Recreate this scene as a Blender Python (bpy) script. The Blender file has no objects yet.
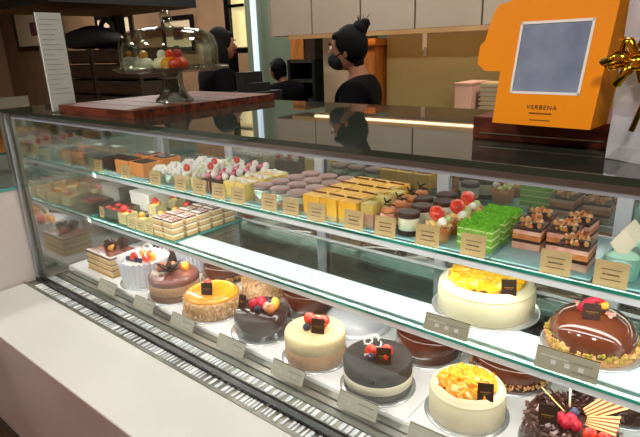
import bpy, bmesh, math, random
from mathutils import Vector, Matrix, Euler, noise
random.seed(7)
sc = bpy.context.scene
COL = sc.collection
PI = math.pi
CAM = Vector((0, 0, 1.44))
F = 523.7
# ---------------------------------------------------------------- camera
def _axes():
    L = Vector((-667, -147, F)).normalized(); V = Vector((56, 1611.5, F)).normalized()
    X = -L; Z = -(V - V.dot(X) * X); Z.normalize(); Y = Z.cross(X)
    return X, Y, Z
AX, AY, AZ = _axes()
def ray(u, v):
    c = Vector((u - 320, v - 218.5, F)); return Vector((AX.dot(c), AY.dot(c), AZ.dot(c)))
def atz(u, v, z):
    d = ray(u, v); return CAM + d * ((z - CAM.z) / d.z)
def aty(u, v, y):
    d = ray(u, v); return CAM + d * (y / d.y)
def atx(u, v, x):
    d = ray(u, v); return CAM + d * (x / d.x)
cd = bpy.data.cameras.new('camera'); cam = bpy.data.objects.new('camera', cd); COL.objects.link(cam)
cd.lens = F / 640 * 36; cd.sensor_width = 36; cd.clip_start = .02
cam.matrix_world = Matrix(((AX.x, -AX.y, -AX.z, CAM.x), (AY.x, -AY.y, -AY.z, CAM.y), (AZ.x, -AZ.y, -AZ.z, CAM.z), (0, 0, 0, 1)))
sc.camera = cam
sc.view_settings.view_transform = 'Standard'; sc.view_settings.look = 'None'
sc.view_settings.gamma = 1; sc.view_settings.use_curve_mapping = False
sc.view_settings.exposure = 0.5
sc.cycles.transparent_max_bounces = 32; sc.cycles.max_bounces = 10
sc.cycles.sample_clamp_indirect = 4.0
# ---------------------------------------------------------------- materials
def lin(c):
    f = lambda x: x / 12.92 if x <= .04045 else ((x + .055) / 1.055) ** 2.4
    if isinstance(c, str):
        c = [int(c[i:i + 2], 16) / 255 for i in (0, 2, 4)]
    return tuple(f(x) for x in c) + (1,)
MATS = {}
def mat(name, c, r=.5, metal=0, c2=None, sc_=40, bump=0, bs=None, spec=.5, coat=0, trans=0, sss=0, ramp=(.4, .6), kind='noise', ior=1.45, stretch=None):
    m = bpy.data.materials.new(name); m.use_nodes = True; nt = m.node_tree; N = nt.nodes; K = nt.links
    b = N['Principled BSDF']; b.inputs['Base Color'].default_value = lin(c); b.inputs['Roughness'].default_value = r
    b.inputs['Metallic'].default_value = metal; b.inputs['Specular IOR Level'].default_value = spec
    b.inputs['Coat Weight'].default_value = coat; b.inputs['Coat Roughness'].default_value = .05
    b.inputs['Transmission Weight'].default_value = trans; b.inputs['IOR'].default_value = ior
    if sss:
        b.inputs['Subsurface Weight'].default_value = sss; b.inputs['Subsurface Radius'].default_value = (.01, .006, .003)
    if c2 or bump:
        tc = N.new('ShaderNodeTexCoord'); mp = N.new('ShaderNodeMapping'); K.new(tc.outputs['Object'], mp.inputs[0])
        if stretch: mp.inputs['Scale'].default_value = stretch
    if c2:
        if kind == 'voronoi':
            t = N.new('ShaderNodeTexVoronoi'); t.inputs['Scale'].default_value = sc_; out = t.outputs['Distance']
        elif kind == 'wave':
            t = N.new('ShaderNodeTexWave'); t.inputs['Scale'].default_value = sc_; t.inputs['Distortion'].default_value = 2; out = t.outputs[1]
        else:
            t = N.new('ShaderNodeTexNoise'); t.inputs['Scale'].default_value = sc_; t.inputs['Detail'].default_value = 4; out = t.outputs[0]
        K.new(mp.outputs[0], t.inputs['Vector'])
        rp = N.new('ShaderNodeValToRGB'); rp.color_ramp.elements[0].position, rp.color_ramp.elements[1].position = ramp
        rp.color_ramp.elements[0].color = lin(c); rp.color_ramp.elements[1].color = lin(c2)
        K.new(out, rp.inputs[0]); K.new(rp.outputs[0], b.inputs['Base Color'])
    if bump:
        n2 = N.new('ShaderNodeTexNoise'); n2.inputs['Scale'].default_value = bs or sc_; n2.inputs['Detail'].default_value = 3
        K.new(mp.outputs[0], n2.inputs['Vector'])
        bp = N.new('ShaderNodeBump'); bp.inputs['Strength'].default_value = bump; bp.inputs['Distance'].default_value = .004
        K.new(n2.outputs[0], bp.inputs['Height']); K.new(bp.outputs[0], b.inputs['Normal'])
    MATS[name] = m; return m
def emis(name, c, s):
    m = bpy.data.materials.new(name); m.use_nodes = True; b = m.node_tree.nodes['Principled BSDF']
    b.inputs['Base Color'].default_value = lin(c); b.inputs['Emission Color'].default_value = lin(c); b.inputs['Emission Strength'].default_value = s
    MATS[name] = m
def pane(name, tint, base, k, gl='ffffff', ro=.01):
    m = bpy.data.materials.new(name); m.use_nodes = True; nt = m.node_tree; N = nt.nodes; K = nt.links; N.clear()
    o = N.new('ShaderNodeOutputMaterial'); t = N.new('ShaderNodeBsdfTransparent'); g = N.new('ShaderNodeBsdfGlossy'); mx = N.new('ShaderNodeMixShader')
    t.inputs[0].default_value = lin(tint); g.inputs[0].default_value = lin(gl); g.inputs['Roughness'].default_value = ro
    fr = N.new('ShaderNodeFresnel'); fr.inputs[0].default_value = 1.5
    ma = N.new('ShaderNodeMath'); ma.operation = 'MULTIPLY_ADD'; ma.inputs[1].default_value = k; ma.inputs[2].default_value = base; ma.use_clamp = True
    K.new(fr.outputs[0], ma.inputs[0]); K.new(ma.outputs[0], mx.inputs[0]); K.new(t.outputs[0], mx.inputs[1]); K.new(g.outputs[0], mx.inputs[2]); K.new(mx.outputs[0], o.inputs[0])
    MATS[name] = m
pane('foot_glass', 'c8d0c6', .06, .8)
pane('front_glass', 'fbfdfc', .0, .10)
pane('end_glass', 'e6e9e6', .17, .9, ro=.045)
pane('shelf_glass', 'e6f4f1', .06, .8)
pane('clear_plastic', 'f8fbfb', .01, .35)
pane('dome_glass', 'ebefe8', .01, .6)
def frosty(name, tint, c, fac, rough=.25):
    m = bpy.data.materials.new(name); m.use_nodes = True; nt = m.node_tree; b = nt.nodes['Principled BSDF']; b.inputs['Base Color'].default_value = lin(c); b.inputs['Roughness'].default_value = rough
    t = nt.nodes.new('ShaderNodeBsdfTransparent'); t.inputs[0].default_value = lin(tint); mx = nt.nodes.new('ShaderNodeMixShader'); mx.inputs[0].default_value = fac
    nt.links.new(t.outputs[0], mx.inputs[1]); nt.links.new(b.outputs[0], mx.inputs[2]); nt.links.new(mx.outputs[0], nt.nodes['Material Output'].inputs[0]); MATS[name] = m
frosty('cello', 'f0f0f4', 'dcdce4', .42, .12)
frosty('tray_base', 'dcf0f2', 'd4eef2', .45, .1)
frosty('milky_dark', 'd0d0c8', '8c8878', .55, .2)
frosty('milky', 'f4f4f8', 'f0f0f6', .5, .15)
mat('green_edge', '0c5c4c', .15, c2='2a8c7c', sc_=6)
mat('teal_edge', '4c9c94', .2)
mat('black_glass', '2a302a', .03, spec=.75)
mat('black_gloss', '0a0a0a', .2)
mat('black_matte', '0d0c0c', .7)
mat('mirror_glass', 'b8bcb4', .02, metal=.86)
mat('alu', 'b6bac2', .3, metal=.9)
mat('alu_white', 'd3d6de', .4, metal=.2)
mat('rail_blue', 'aeb2c4', .4, metal=.3)
mat('chrome', 'd0d0d4', .12, metal=1)
mat('steel_dark', '77776f', .3, metal=.8)
mat('steel_mid', '827f76', .32, metal=.9, c2='a8a498', sc_=5)
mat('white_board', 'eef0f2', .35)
mat('liner_white', 'cddade', .35)
mat('deck_white', 'eceaec', .3)
mat('ledge_white', 'cac9c4', .38, c2='cfcec9', sc_=2, bump=.02)
mat('panel_pink', '8f7f7b', .4, c2='857471', sc_=2)
mat('white_panel', 'cfc6c0', .4)
mat('wood_floor', '6b4018', .4, c2='8a5a28', sc_=8, stretch=(1, 8, 1))
mat('wood_red', '451c10', .55, spec=.2, c2='643020', sc_=9, stretch=(1, 8, 4))
mat('wood_brown', '36261a', .6, c2='281b12', sc_=9, stretch=(1, 1, 9))
mat('pale_wood', 'c09a6c', .45, c2='b48c5c', sc_=5)
mat('wood_orange', 'c07c38', .5, c2='a86a2c', sc_=6, stretch=(6, 6, 1))
mat('wall_brown', '7e6248', .8, c2='765c42', sc_=3)
mat('wall_tan', '9c8c5c', .3, c2='a49462', sc_=2)
mat('wall_green', '62705c', .7)
mat('cabinet_grey', 'b5a999', .45, c2='aea08e', sc_=2)
mat('cream_wall', 'c9b89c', .6)
mat('ceiling_mat', '4a443c', .8)
mat('orange_paper', 'f09000', .45, c2='e88a00', sc_=3)
mat('orange_dark', 'b86400', .5)
mat('paper_white', 'e9e6e0', .6)
mat('paper_grey', 'b4b0ac', .55, c2='a09c98', sc_=14)
mat('print_dark', '3a2a1c', .6)
mat('kraft', 'c9ae7e', .65, c2='c2a674', sc_=60)
mat('kraft_light', 'd9c998', .6, c2='cdb987', sc_=30)
mat('tag_silver', 'aaa696', .35, metal=.2)
mat('tag_dark', '8e8876', .4, metal=.2)
mat('cream', 'f3ead0', .45, sss=0)
mat('white_cream', 'f5f1ea', .5, bump=.3, bs=60)
mat('ivory', 'e8dcb8', .38, c2='e4d6b0', sc_=20)
mat('mango', 'ee9018', .25, c2='f6b040', sc_=60, coat=.5)
mat('mango_lemon', 'f4ae14', .25, c2='f8cc48', sc_=60, coat=.5)
mat('choc_gloss', '54261a', .14, coat=.35)
mat('choc_milk', '66321f', .12, coat=.9)
mat('choc_dark_gloss', '3a2828', .16, coat=.25, c2='40302e', sc_=10)
mat('choc_mauve', '7c463c', .25, coat=.25, c2='8f5c54', sc_=8)
mat('choc_matte', '4a2c20', .5, c2='3a2018', sc_=60, bump=.4, bs=150)
mat('oreo', '3c3836', .8, c2='2c2828', sc_=300, bump=.8, bs=260)
mat('plaque', '33211a', .5, spec=.3)
mat('gold', 'c9a04a', .3, metal=.8)
mat('gold_foil', 'e6b52e', .18, metal=1, bump=.6, bs=30)
mat('strawberry', 'd8281c', .22, c2='e85030', sc_=90, kind='noise', coat=.5, bump=.3, bs=220)
mat('raspberry', 'c4203a', .35, bump=.9, bs=220)
mat('blueberry', '2c3352', .45)
mat('leaf', '4f8a2c', .5)
mat('orange_jelly', 'ee9416', .18, c2='f4a830', sc_=24, coat=.6)
mat('nut', 'b9814a', .7, c2='d9aa70', sc_=70, bump=1, bs=110)
mat('nut_pale', 'd8a878', .7, c2='e8c8a0', sc_=90, bump=1, bs=120)
mat('sponge', 'e6c48a', .8, c2='d8b074', sc_=120, bump=.4, bs=200)
mat('sponge_choc', '8a5a3c', .8, c2='74482e', sc_=120, bump=.4, bs=200)
mat('beige_mousse', 'e9d3a2', .5, c2='e4cc98', sc_=100)
mat('coffee_mousse', 'c79a72', .55, c2='bf9068', sc_=100)
mat('pistachio', '7cc430', .8, c2='5fa81c', sc_=120, bump=1, bs=180)
mat('pistachio_cake', '8fbf4c', .8, c2='7cae3c', sc_=100)
mat('pistachio_cream', 'd3e29c', .5)
mat('yellow_mousse', 'f6b52a', .3, c2='f9c64a', sc_=14)
mat('yellow_pale', 'f4d67c', .4, c2='f0cc68', sc_=30)
mat('orange_box', 'e8944a', .5)
mat('pink_cream', 'e8a090', .5, c2='eab8a4', sc_=60, bump=.3)
mat('pink', 'ee8fa0', .5)
mat('caramel', 'c8703a', .45, c2='de9058', sc_=50, bump=.4)
mat('purple', 'a07872', .35, c2='b08c84', sc_=40)
mat('paper_frill', 'e6e6f0', .6)
mat('mint_tub', 'b4e4cc', .4)
mat('wafer', 'e6b070', .6)
mat('wafer_dark', '7a3c20', .6)
mat('shavings', '5c3a32', .4, c2='74504a', sc_=40)
mat('shavings_light', '9c8484', .35)
mat('skin', '8c604a', .6, spec=.2)
mat('cloth_black', '08080a', .95, spec=.1)
mat('cloth_navy', '0c0e12', .95, spec=.1)
mat('hair', '060505', .8, spec=.2)
mat('mask', '0c0c0e', .7)
mat('bag_black', '0c0b0b', .75)
mat('window_film', '8f9cb4', .15, c2='6f7c98', sc_=7, coat=.5, bump=.15, bs=16)
mat('art_red', '8a3020', .6, c2='2c4a5a', sc_=12, ramp=(.45, .55))
mat('pink_box', 'd8a890', .6)
mat('ribbed_grey', '9c8c74', .5)
mat('red_filling', 'b03020', .4)
emis('led_white', 'fffaf2', 17)
emis('led_inner', 'fffaf2', 9.5)
emis('led_warm', 'ffc898', 5)
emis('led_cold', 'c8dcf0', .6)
emis('window_glow', 'd8c890', .55)
emis('added_down_lamp', 'fff0dc', 14)
# ---------------------------------------------------------------- mesh builder
class G:
    def __init__(s): s.b = bmesh.new(); s.m = []
    def _mi(s, m):
        if m not in s.m: s.m.append(m)
        return s.m.index(m)
    def _fin(s, vs, m, M, smooth=False):
        i = s._mi(m); fs = set(f for v in vs for f in v.link_faces)
        for f in fs: f.material_index = i; f.smooth = smooth
        for v in vs: v.co = M @ v.co
        return list(fs)
    @staticmethod
    def M(c, rot=None, sc3=(1, 1, 1)):
        return Matrix.LocRotScale(Vector(c), Euler(rot or (0, 0, 0)), Vector(sc3))
    def box(s, c, size, m, rot=None, bev=0, side=None, front=None):
        vs = bmesh.ops.create_cube(s.b, size=1)['verts']
        for v in vs: v.co = Vector((v.co.x * size[0], v.co.y * size[1], v.co.z * size[2]))
        if bev:
            es = list(set(e for v in vs for e in v.link_edges))
            r = bmesh.ops.bevel(s.b, geom=es, offset=bev, segments=2, affect='EDGES', profile=.6)
            vs = list(set(v for f in r['faces'] for v in f.verts) | set(v for v in vs if v.is_valid))
        fs = s._fin(vs, m, s.M(c, rot))
        if side:
            i = s._mi(side)
            for f in fs:
                f.normal_update()
                if abs(f.normal.z) < .5: f.material_index = i
        if front:
            i = s._mi(front)
            for f in fs:
                f.normal_update()
                if f.normal.y < -.5: f.material_index = i
        return s
    def b2(s, p, q, m, **k):
        p = Vector(p); q = Vector(q); return s.box((p + q) / 2, [abs(x) for x in (q - p)], m, **k)
    def lathe(s, prof, m, c=(0, 0, 0), seg=40, rot=None, sc3=(1, 1, 1), cap=True, smooth=True, wob=None, mats=None):
        rings = []
        for j, (r, z) in enumerate(prof):
            ring = []
            for i in range(seg):
                a = 2 * PI * i / seg; rr = r
                if wob: rr = wob(r, z, a, j)
                ring.append(s.b.verts.new((rr * math.cos(a), rr * math.sin(a), z)))
            rings.append(ring)
        mi = s._mi(m)
        for j in range(len(rings) - 1):
            mj = s._mi(mats[j]) if mats else mi
            for i in range(seg):
                f = s.b.faces.new((rings[j][i], rings[j][(i + 1) % seg], rings[j + 1][(i + 1) % seg], rings[j + 1][i])); f.smooth = smooth; f.material_index = mj
        if cap:
            if prof[0][0] > 1e-5: f = s.b.faces.new(rings[0][::-1]); f.material_index = s._mi(mats[0]) if mats else mi
            if prof[-1][0] > 1e-5: f = s.b.faces.new(rings[-1]); f.material_index = s._mi(mats[-1]) if mats else mi
        Mx = s.M(c, rot, sc3)
        for rg in rings:
            for v in rg: v.co = Mx @ v.co
        return s
    def cyl(s, c, r, h, m, seg=32, rot=None, bev=0, smooth=True, r2=None):
        r2 = r if r2 is None else r2
        p = [(r, 0), (r2, h)] if not bev else [(r, 0), (r2, h - bev), (r2 - bev * .3, h - bev * .3), (r2 - bev, h)]
        return s.lathe(p, m, c, seg, rot, smooth=smooth)
    def ball(s, c, r, m, sc3=(1, 1, 1), rot=None, u=14, v=9, jit=0):
        vs = bmesh.ops.create_uvsphere(s.b, u_segments=u, v_segments=v, radius=r)['verts']
        if jit:
            for w in vs: w.co *= 1 + jit * (random.random() - .5)
        s._fin(vs, m, s.M(c, rot, sc3), True); return s
    def ico(s, c, r, m, sc3=(1, 1, 1), rot=None, sub=1, jit=0, smooth=False):
        vs = bmesh.ops.create_icosphere(s.b, subdivisions=sub, radius=r)['verts']
        if jit:
            for w in vs: w.co *= 1 + jit * (random.random() - .5)
        s._fin(vs, m, s.M(c, rot, sc3), smooth); return s
    def poly(s, pts, th, m, c=(0, 0, 0), rot=None, axis='z'):
        """extruded outline"""
        a = [s.b.verts.new((p[0], p[1], -th / 2)) for p in pts]; b = [s.b.verts.new((p[0], p[1], th / 2)) for p in pts]
        i = s._mi(m); n = len(pts); fs = [s.b.faces.new(a[::-1]), s.b.faces.new(b)]
        for k in range(n): fs.append(s.b.faces.new((a[k], a[(k + 1) % n], b[(k + 1) % n], b[k])))
        for f in fs: f.material_index = i
        Mx = s.M(c, rot)
        for v in a + b: v.co = Mx @ v.co
        return s
    def tube(s, pts, r, m, seg=8, r2=None):
        pts = [Vector(p) for p in pts]; rings = []
        for k, p in enumerate(pts):
            d = (pts[min(k + 1, len(pts) - 1)] - pts[max(k - 1, 0)]).normalized()
            q = d.to_track_quat('Z', 'Y'); rr = r + (r2 - r) * k / (len(pts) - 1) if r2 is not None else r
            rings.append([s.b.verts.new(p + q @ Vector((rr * math.cos(2 * PI * i / seg), rr * math.sin(2 * PI * i / seg), 0))) for i in range(seg)])
        mi = s._mi(m)
        for j in range(len(rings) - 1):
            for i in range(seg):
                f = s.b.faces.new((rings[j][i], rings[j][(i + 1) % seg], rings[j + 1][(i + 1) % seg], rings[j + 1][i])); f.smooth = True; f.material_index = mi
        for rg in (rings[0][::-1], rings[-1]):
            f = s.b.faces.new(rg); f.material_index = mi
        return s
    def build(s, name, parent=None, label=None, loc=(0, 0, 0), rot=(0, 0, 0)):
        me = bpy.data.meshes.new(name); bmesh.ops.recalc_face_normals(s.b, faces=s.b.faces[:]); s.b.to_mesh(me); s.b.free()
        for m in s.m: me.materials.append(MATS[m])
        o = bpy.data.objects.new(name, me); COL.objects.link(o); o.location = loc; o.rotation_euler = rot
        if parent: o.parent = parent
        if label: o['label'] = label
        return o
def thing(name, label, cat, loc=(0, 0, 0), rz=0, group=None):
    o = bpy.data.objects.new(name, None); COL.objects.link(o); o.location = loc; o.rotation_euler = (0, 0, rz); o.empty_display_size = .05
    return tag(o, label, cat, group)
def tag(o, label, cat, group=None):
    o['label'] = label; o['category'] = cat
    if group: o['group'] = group
    return o
def struct(g, name):
    o = g.build(name); o['kind'] = 'structure'; return o
def kids(o): return [c for c in COL.objects if c.parent == o]
def copy(root, loc, rz=None, label=None, sc3=None):
    r = root.copy(); COL.objects.link(r); r.location = loc
    if rz is not None: r.rotation_euler = (0, 0, rz)
    if label: r['label'] = label
    if sc3: r.scale = sc3
    for ch in kids(root):
        c = ch.copy(); COL.objects.link(c); c.parent = r
        for g2 in kids(ch):
            d = g2.copy(); COL.objects.link(d); d.parent = c
    return r
def dupe_part(o, loc, rot, parent):
    c = o.copy(); COL.objects.link(c); c.parent = parent; c.location = loc; c.rotation_euler = rot; return c
# ---------------------------------------------------------------- room shell
XL, XR, YF, YB, ZC = -13.0, 3.2, -3.2, 5.0, 3.0
struct(G().b2((XL, YF, -.05), (XR, YB + .1, 0), 'wood_floor'), 'floor')
struct(G().b2((XL, YF, ZC), (XR, YB + .1, ZC + .05), 'ceiling_mat'), 'ceiling')
struct(G().b2((XL, YB, 0), (XR, YB + .1, ZC), 'wall_brown'), 'wall_far')
struct(G().b2((XL - .1, YF, 0), (XL, YB + .1, ZC), 'wall_brown'), 'wall_left')
struct(G().b2((XR, YF, 0), (XR + .1, YB + .1, ZC), 'wall_brown'), 'wall_right')
struct(G().b2((XL, YF - .1, 0), (XR, YF, ZC), 'wall_brown'), 'wall_front')
# tan tiled back wall behind the counter, green wall deeper in
xa = aty(384, 80, 2.95).x + .02
struct(G().b2((xa, 2.95, 0), (XR, 3.05, ZC), 'wall_tan'), 'wall_back')
gx0 = aty(247, 40, 3.8).x
struct(G().b2((gx0, 3.8, 0), (xa + .3, 3.9, ZC), 'wall_green'), 'wall_green')
struct(G().b2((xa + .2, 3.05, 0), (xa + .3, 3.8, ZC), 'wall_green'), 'wall_side')
# cold metal trim strip on the green wall
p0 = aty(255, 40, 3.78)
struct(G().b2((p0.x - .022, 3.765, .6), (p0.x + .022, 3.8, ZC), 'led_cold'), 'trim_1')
# glowing narrow window left of the green wall
w0 = aty(234.5, 30, 3.9).x; w1 = aty(247, 30, 3.9).x; wz = aty(240, 47, 3.9).z
g = G().b2((w0, 3.88, wz), (w1, 3.9, ZC - .1), 'window_glow'); wp = struct(g, 'window_1')
g = G(); fw = .035
g.b2((w0 - fw * 2, 3.84, .0), (w0, 3.92, ZC), 'black_gloss'); g.b2((w0 - .02, 3.80, wz - .06), (w1 + .1, 3.9, wz - .01), 'black_gloss')
g.b2((w0, 3.86, wz + .38), (w1, 3.9, wz + .41), 'black_gloss')
struct(g, 'trim_2')
# picture frames on the brown wall
def picture(u0, v0, u1, v1, art, label, y=4.97):
    a = aty(u0, v1, y); b = aty(u1, v0, y); cx = (a.x + b.x) / 2; cz = (a.z + b.z) / 2; w = b.x - a.x; h = b.z - a.z
    t = thing('picture_frame', label, 'picture frame', (cx, y, cz), group='framed pictures on the brown wall')
    g = G(); e = .06
    for sx in (-1, 1): g.box((sx * (w / 2 - e / 2), 0, 0), (e, .03, h), 'black_gloss')
    for sz in (-1, 1): g.box((0, 0, sz * (h / 2 - e / 2)), (w - 2 * e, .03, e), 'black_gloss')
    g.build('frame', t)
    G().box((0, .008, 0), (w - 2 * e, .01, h - 2 * e), 'cream_wall').build('mat_board', t)
    G().box((.0, .0, 0), (w * art, .008, h * art * 1.1), 'art_red').build('print', t)
picture(19, 4, 58, 50, .3, 'black framed picture with small red print, leftmost on the brown wall')
picture(100, 12, 130, 52, .3, 'black framed picture partly hidden behind the dark post and shelf')
picture(165, 14, 192, 52, .3, 'black framed picture seen just behind the glass cake dome')
# ---------------------------------------------------------------- wall cabinets
CY = 2.6; cz0 = 1.522
cxs = [aty(u, 20, CY).x for u in (270.5, 311.8, 360.5, 415, 482)]
cxs += [cxs[-1] + .56, cxs[-1] + 1.12]
t = thing('wall_cabinet', 'long grey beige wall cabinet over the staff counter with warm light beneath', 'cabinet', (0, 0, 0))
G().b2((cxs[0] - .03, CY + .02, cz0), (cxs[-1], 2.95, 2.35), 'cabinet_grey').build('body', t)
for i in range(len(cxs) - 1):
    G().b2((cxs[i] + .004, CY, cz0 + .0), (cxs[i + 1] - .008, CY + .018, 2.35), 'cabinet_grey', bev=.002).build('door', t)
G().b2((cxs[0] + .2, CY + .17, cz0 - .008), (cxs[-1], CY + .2, cz0 - .0005), 'led_warm').build('light_strip', t, 'glowing warm light strip')
g = G(); g.b2((cxs[0] + .15, CY + .0, cz0 - .024), (cxs[-1], CY + .022, cz0 - .0005), 'pale_wood'); g.build('pelmet', t, 'pale wood light rail')
# back counter below
t = thing('back_counter', 'dark staff work counter against the tan back wall', 'counter')
G().b2((xa + .0, 2.36, 0), (XR - .3, 2.94, .88), 'wood_brown').build('cabinet', t); G().b2((xa - .02, 2.33, .88), (XR - .3, 2.95, .92), 'steel_mid').build('worktop', t)
# tall orange wooden cabinet, cream pillar
a0 = aty(362, 37, 2.9).x; a1 = aty(383, 37, 2.9).x; zt = aty(370, 37, 2.9).z
t = thing('tall_cabinet', 'tall orange wood cabinet behind the worker with the hair bun', 'cabinet', ((a0 + a1) / 2 - .03, 2.9, 0))
w = (a1 - a0)
G().b2((-w / 2, -.05, 0), (w / 2, .15, zt - .05), 'wood_orange').build('body', t); G().b2((-w / 2 - .02, -.07, zt - .05), (w / 2 + .02, .16, zt - .01), 'wood_orange').build('cornice', t)
b0 = aty(325, 60, 3.1).x; b1 = aty(362, 60, 3.1).x
struct(G().b2((b0, 3.08, 0), (b1, 3.3, ZC), 'cream_wall'), 'wall_pillar')
# dark shelf unit with orange box seen in the gap
c0 = aty(299, 70, 3.6).x; c1 = aty(326, 70, 3.6).x; z1 = aty(310, 59, 3.6).z
t = thing('dark_shelf_unit', 'dark shelf unit in the gap between the two workers', 'shelf', ((c0 + c1) / 2, 3.6, 0)); w = c1 - c0
g = G(); g.b2((-w / 2, .14, 0), (w / 2, .16, z1), 'black_matte')
for sx in (-1, 1): g.box((sx * (w / 2 - .015), 0, z1 / 2), (.03, .3, z1), 'black_matte')
g.build('frame', t)
for k in range(6): G().box((0, 0, z1 - .015 - k * .16), (w - .06, .28, .025), 'steel_dark').build('shelf_board', t)
t = tag(G().box((0, 0, .08), (w * .48, .2, .22), 'wood_orange', bev=.004).box((0, 0, .19), (w * .5, .22, .015), 'orange_dark').build('storage_box', loc=((c0 + c1) / 2 - w * .2, 3.58, z1 + .03)), 'orange box on top of the dark shelf unit, left one', 'box')
t = tag(G().box((0, 0, .08), (w * .34, .2, .2), 'wood_brown', bev=.004).box((0, 0, .18), (w * .36, .22, .015), 'wood_red').build('storage_box', loc=((c0 + c1) / 2 + w * .28, 3.58, z1 + .02)), 'brown box on top of the dark shelf unit, right one', 'box')
# small sticker and switch on tan wall
p = aty(425, 41, 2.945); tag(G().box((0, 0, 0), (.03, .006, .1), 'paper_white').box((.005, -.001, -.06), (.02, .006, .05), 'paper_grey').build('wall_dispenser', loc=p), 'small white holder fixed to the tan wall under the cabinet', 'dispenser')
# boxes stacked on back counter
p = aty(471, 106, 2.5); q = aty(471, 83, 2.5)
hh = q.z - .92
tt = thing('cup_carton', 'pinkish carton standing on the back counter left of the orange cake box', 'box', (p.x, 2.5, .92))
G().box((0, 0, hh / 2), (.085, .2, hh), 'pink_box', bev=.003).build('carton_body', tt); G().box((0, 0, hh + .004), (.09, .205, .008), 'pink_box').build('lid', tt)
p = aty(489, 106, 2.5); g = G()
for k in range(16): g.box((0, 0, .014 + k * hh / 16), (.1, .12, hh / 16 * .6), 'ribbed_grey'); g.box((0, 0, .014 + k * hh / 16 + .008), (.088, .108, hh / 16 * .6), 'kraft')
tag(g.build('tray_stack', loc=(p.x + .02, 2.5, .92)), 'stack of thin tan trays just left of the orange cake box', 'trays')
# ---------------------------------------------------------------- dark shelf with post + crates (upper left)
cz = 1.82; cnr = aty(117, 17, 3.2); rx = aty(196, 4.5, 3.2).x
t = thing('overhead_shelf', 'dark overhead shelf on a black post above the wooden crates', 'shelf', (cnr.x, 3.2, 0))
G().b2((0, -1.3, cnr.z), (rx - cnr.x, 0, cnr.z + .09), 'black_matte').build('shelf_top', t)
G().b2((.02, -.1, 0), (.13, 0, cnr.z), 'black_matte').build('post', t)
G().b2((rx - cnr.x - .1, -1.3, 0), (rx - cnr.x - .02, -1.22, .9), 'black_matte').build('post', t)
G().b2((0, -.1, .04), (rx - cnr.x, 0, .1), 'black_matte').build('rail', t)
# service table under the crates
ca = aty(72, 60, 2.45).x; cb = aty(160, 60, 2.45).x; ct = aty(90, 49, 2.45).z
t = thing('service_table', 'dark service table carrying the wooden crates behind the glass case', 'table', ((ca + cb) / 2, 2.45, 0))
W = cb - ca + .2
G().box((0, 0, .88), (W, .6, .04), 'black_gloss').build('tabletop', t)
for sx in (-1, 1):
    for sy in (-1, 1): G().box((sx * (W / 2 - .05), sy * .25, .43), (.06, .06, .86), 'black_gloss').build('leg', t)
n = 5; h = (ct - .9) / n; grp = 'dark wooden crates stacked behind the display case'
def crate(w, label, loc):
    t = thing('wooden_crate', label, 'crate', loc, group=grp); 
    for sy in (-1, 1): G().box((0, sy * .17, h * .5), (w, .014, h * .8), 'wood_brown', bev=.003).build('long_board', t)
    for sx in (-1, 1): G().box((sx * (w / 2 - .007), 0, h * .5), (.014, .325, h * .8), 'wood_brown').build('end_board', t)
    for sx in (-1, 1):
        for sy in (-1, 1): G().box((sx * (w / 2 + .005), sy * .175, h / 2), (.03, .03, h * .94), 'wood_brown').build('corner_post', t)
    G().box((0, 0, .008), (w - .03, .32, .012), 'wood_brown').build('base', t)
    return t
names = ['bottom', 'second lowest', 'middle', 'second highest', 'top']
cw = (cb - ca) * .46
for k in range(n):
    crate(cw, names[k] + ' brown wooden crate of the left stack, the one nearer the menu stand', (ca + cw / 2 + .02, 2.45, .9 + k * h))
for k in range(n):
    crate(cw, names[k] + ' dark wooden crate of the right stack, below the black post', (cb - cw / 2 - .02, 2.45, .9 + k * h))
    G().box((0, -.182, h * .7), (.12, .012, .012), 'chrome').build('handle', [o for o in COL.objects if o.name.startswith('wooden_crate')][-1], 'shiny metal handle')
# black bag slumped on crates
g = G(); b0 = aty(70, 50, 2.45); b1 = aty(122, 50, 2.45); bw = b1.x - b0.x
prof = [(.3, 0), (.47, .04), (.5, .1), (.44, .2), (.28, .28), (.1, .33), (0.0, .34)]
g.lathe(prof, 'bag_black', seg=28, sc3=(bw, .4, .55), wob=lambda r, z, a, j: r * (1 + .10 * math.sin(3 * a + j) + .05 * math.sin(7 * a + 2 * j)))
g.tube([(bw * .15, 0, .13), (bw * .22, 0, .2), (bw * .3, 0, .22), (bw * .38, 0, .18), (bw * .4, 0, .1)], .02, 'bag_black')
tag(g.build('cloth_bag', loc=((b0.x + b1.x) / 2, 2.45, ct + .002)), 'black soft bag slumped on top of the wooden crates', 'bag')
# ---------------------------------------------------------------- display case
X0, X1 = -2.22, .75
YFG, YBK = .80, 1.46
ZT, ZS, ZD = 1.248, .564, .576
case = thing('display_case', 'long glass refrigerated cake display case on a pale base', 'display case', (0, 0, 0))
G().b2((X0 - .01, YFG - .006, ZT), (X1, YBK + .0, ZT + .012), 'black_glass').build('top_panel', case, 'dark glossy glass top')
g = G()
g.b2((X0 + .03, YFG + .014, ZT - .022), (X1, YFG + .05, ZT - .001), 'rail_blue'); g.build('top_rail', case)
G().b2((X0 + .03, YFG + .052, ZT - .012), (X1, YFG + .075, ZT - .001), 'led_white').build('light_bar', case, 'white light bar under the top')
G().b2((X0 + .03, YBK - .06, ZT - .012), (X1, YBK - .045, ZT - .001), 'led_inner').build('light_bar', case, 'white light bar along the back')
G().b2((X0 + .012, YFG, ZS), (X1, YFG + .008, ZT - .0005), 'front_glass').build('front_pane', case, 'clear front glass')
G().b2((X0, YFG + .02, ZS + .01), (X0 + .008, YBK, ZT - .0005), 'end_glass').build('end_pane', case, 'clear reflecting end glass')
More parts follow.
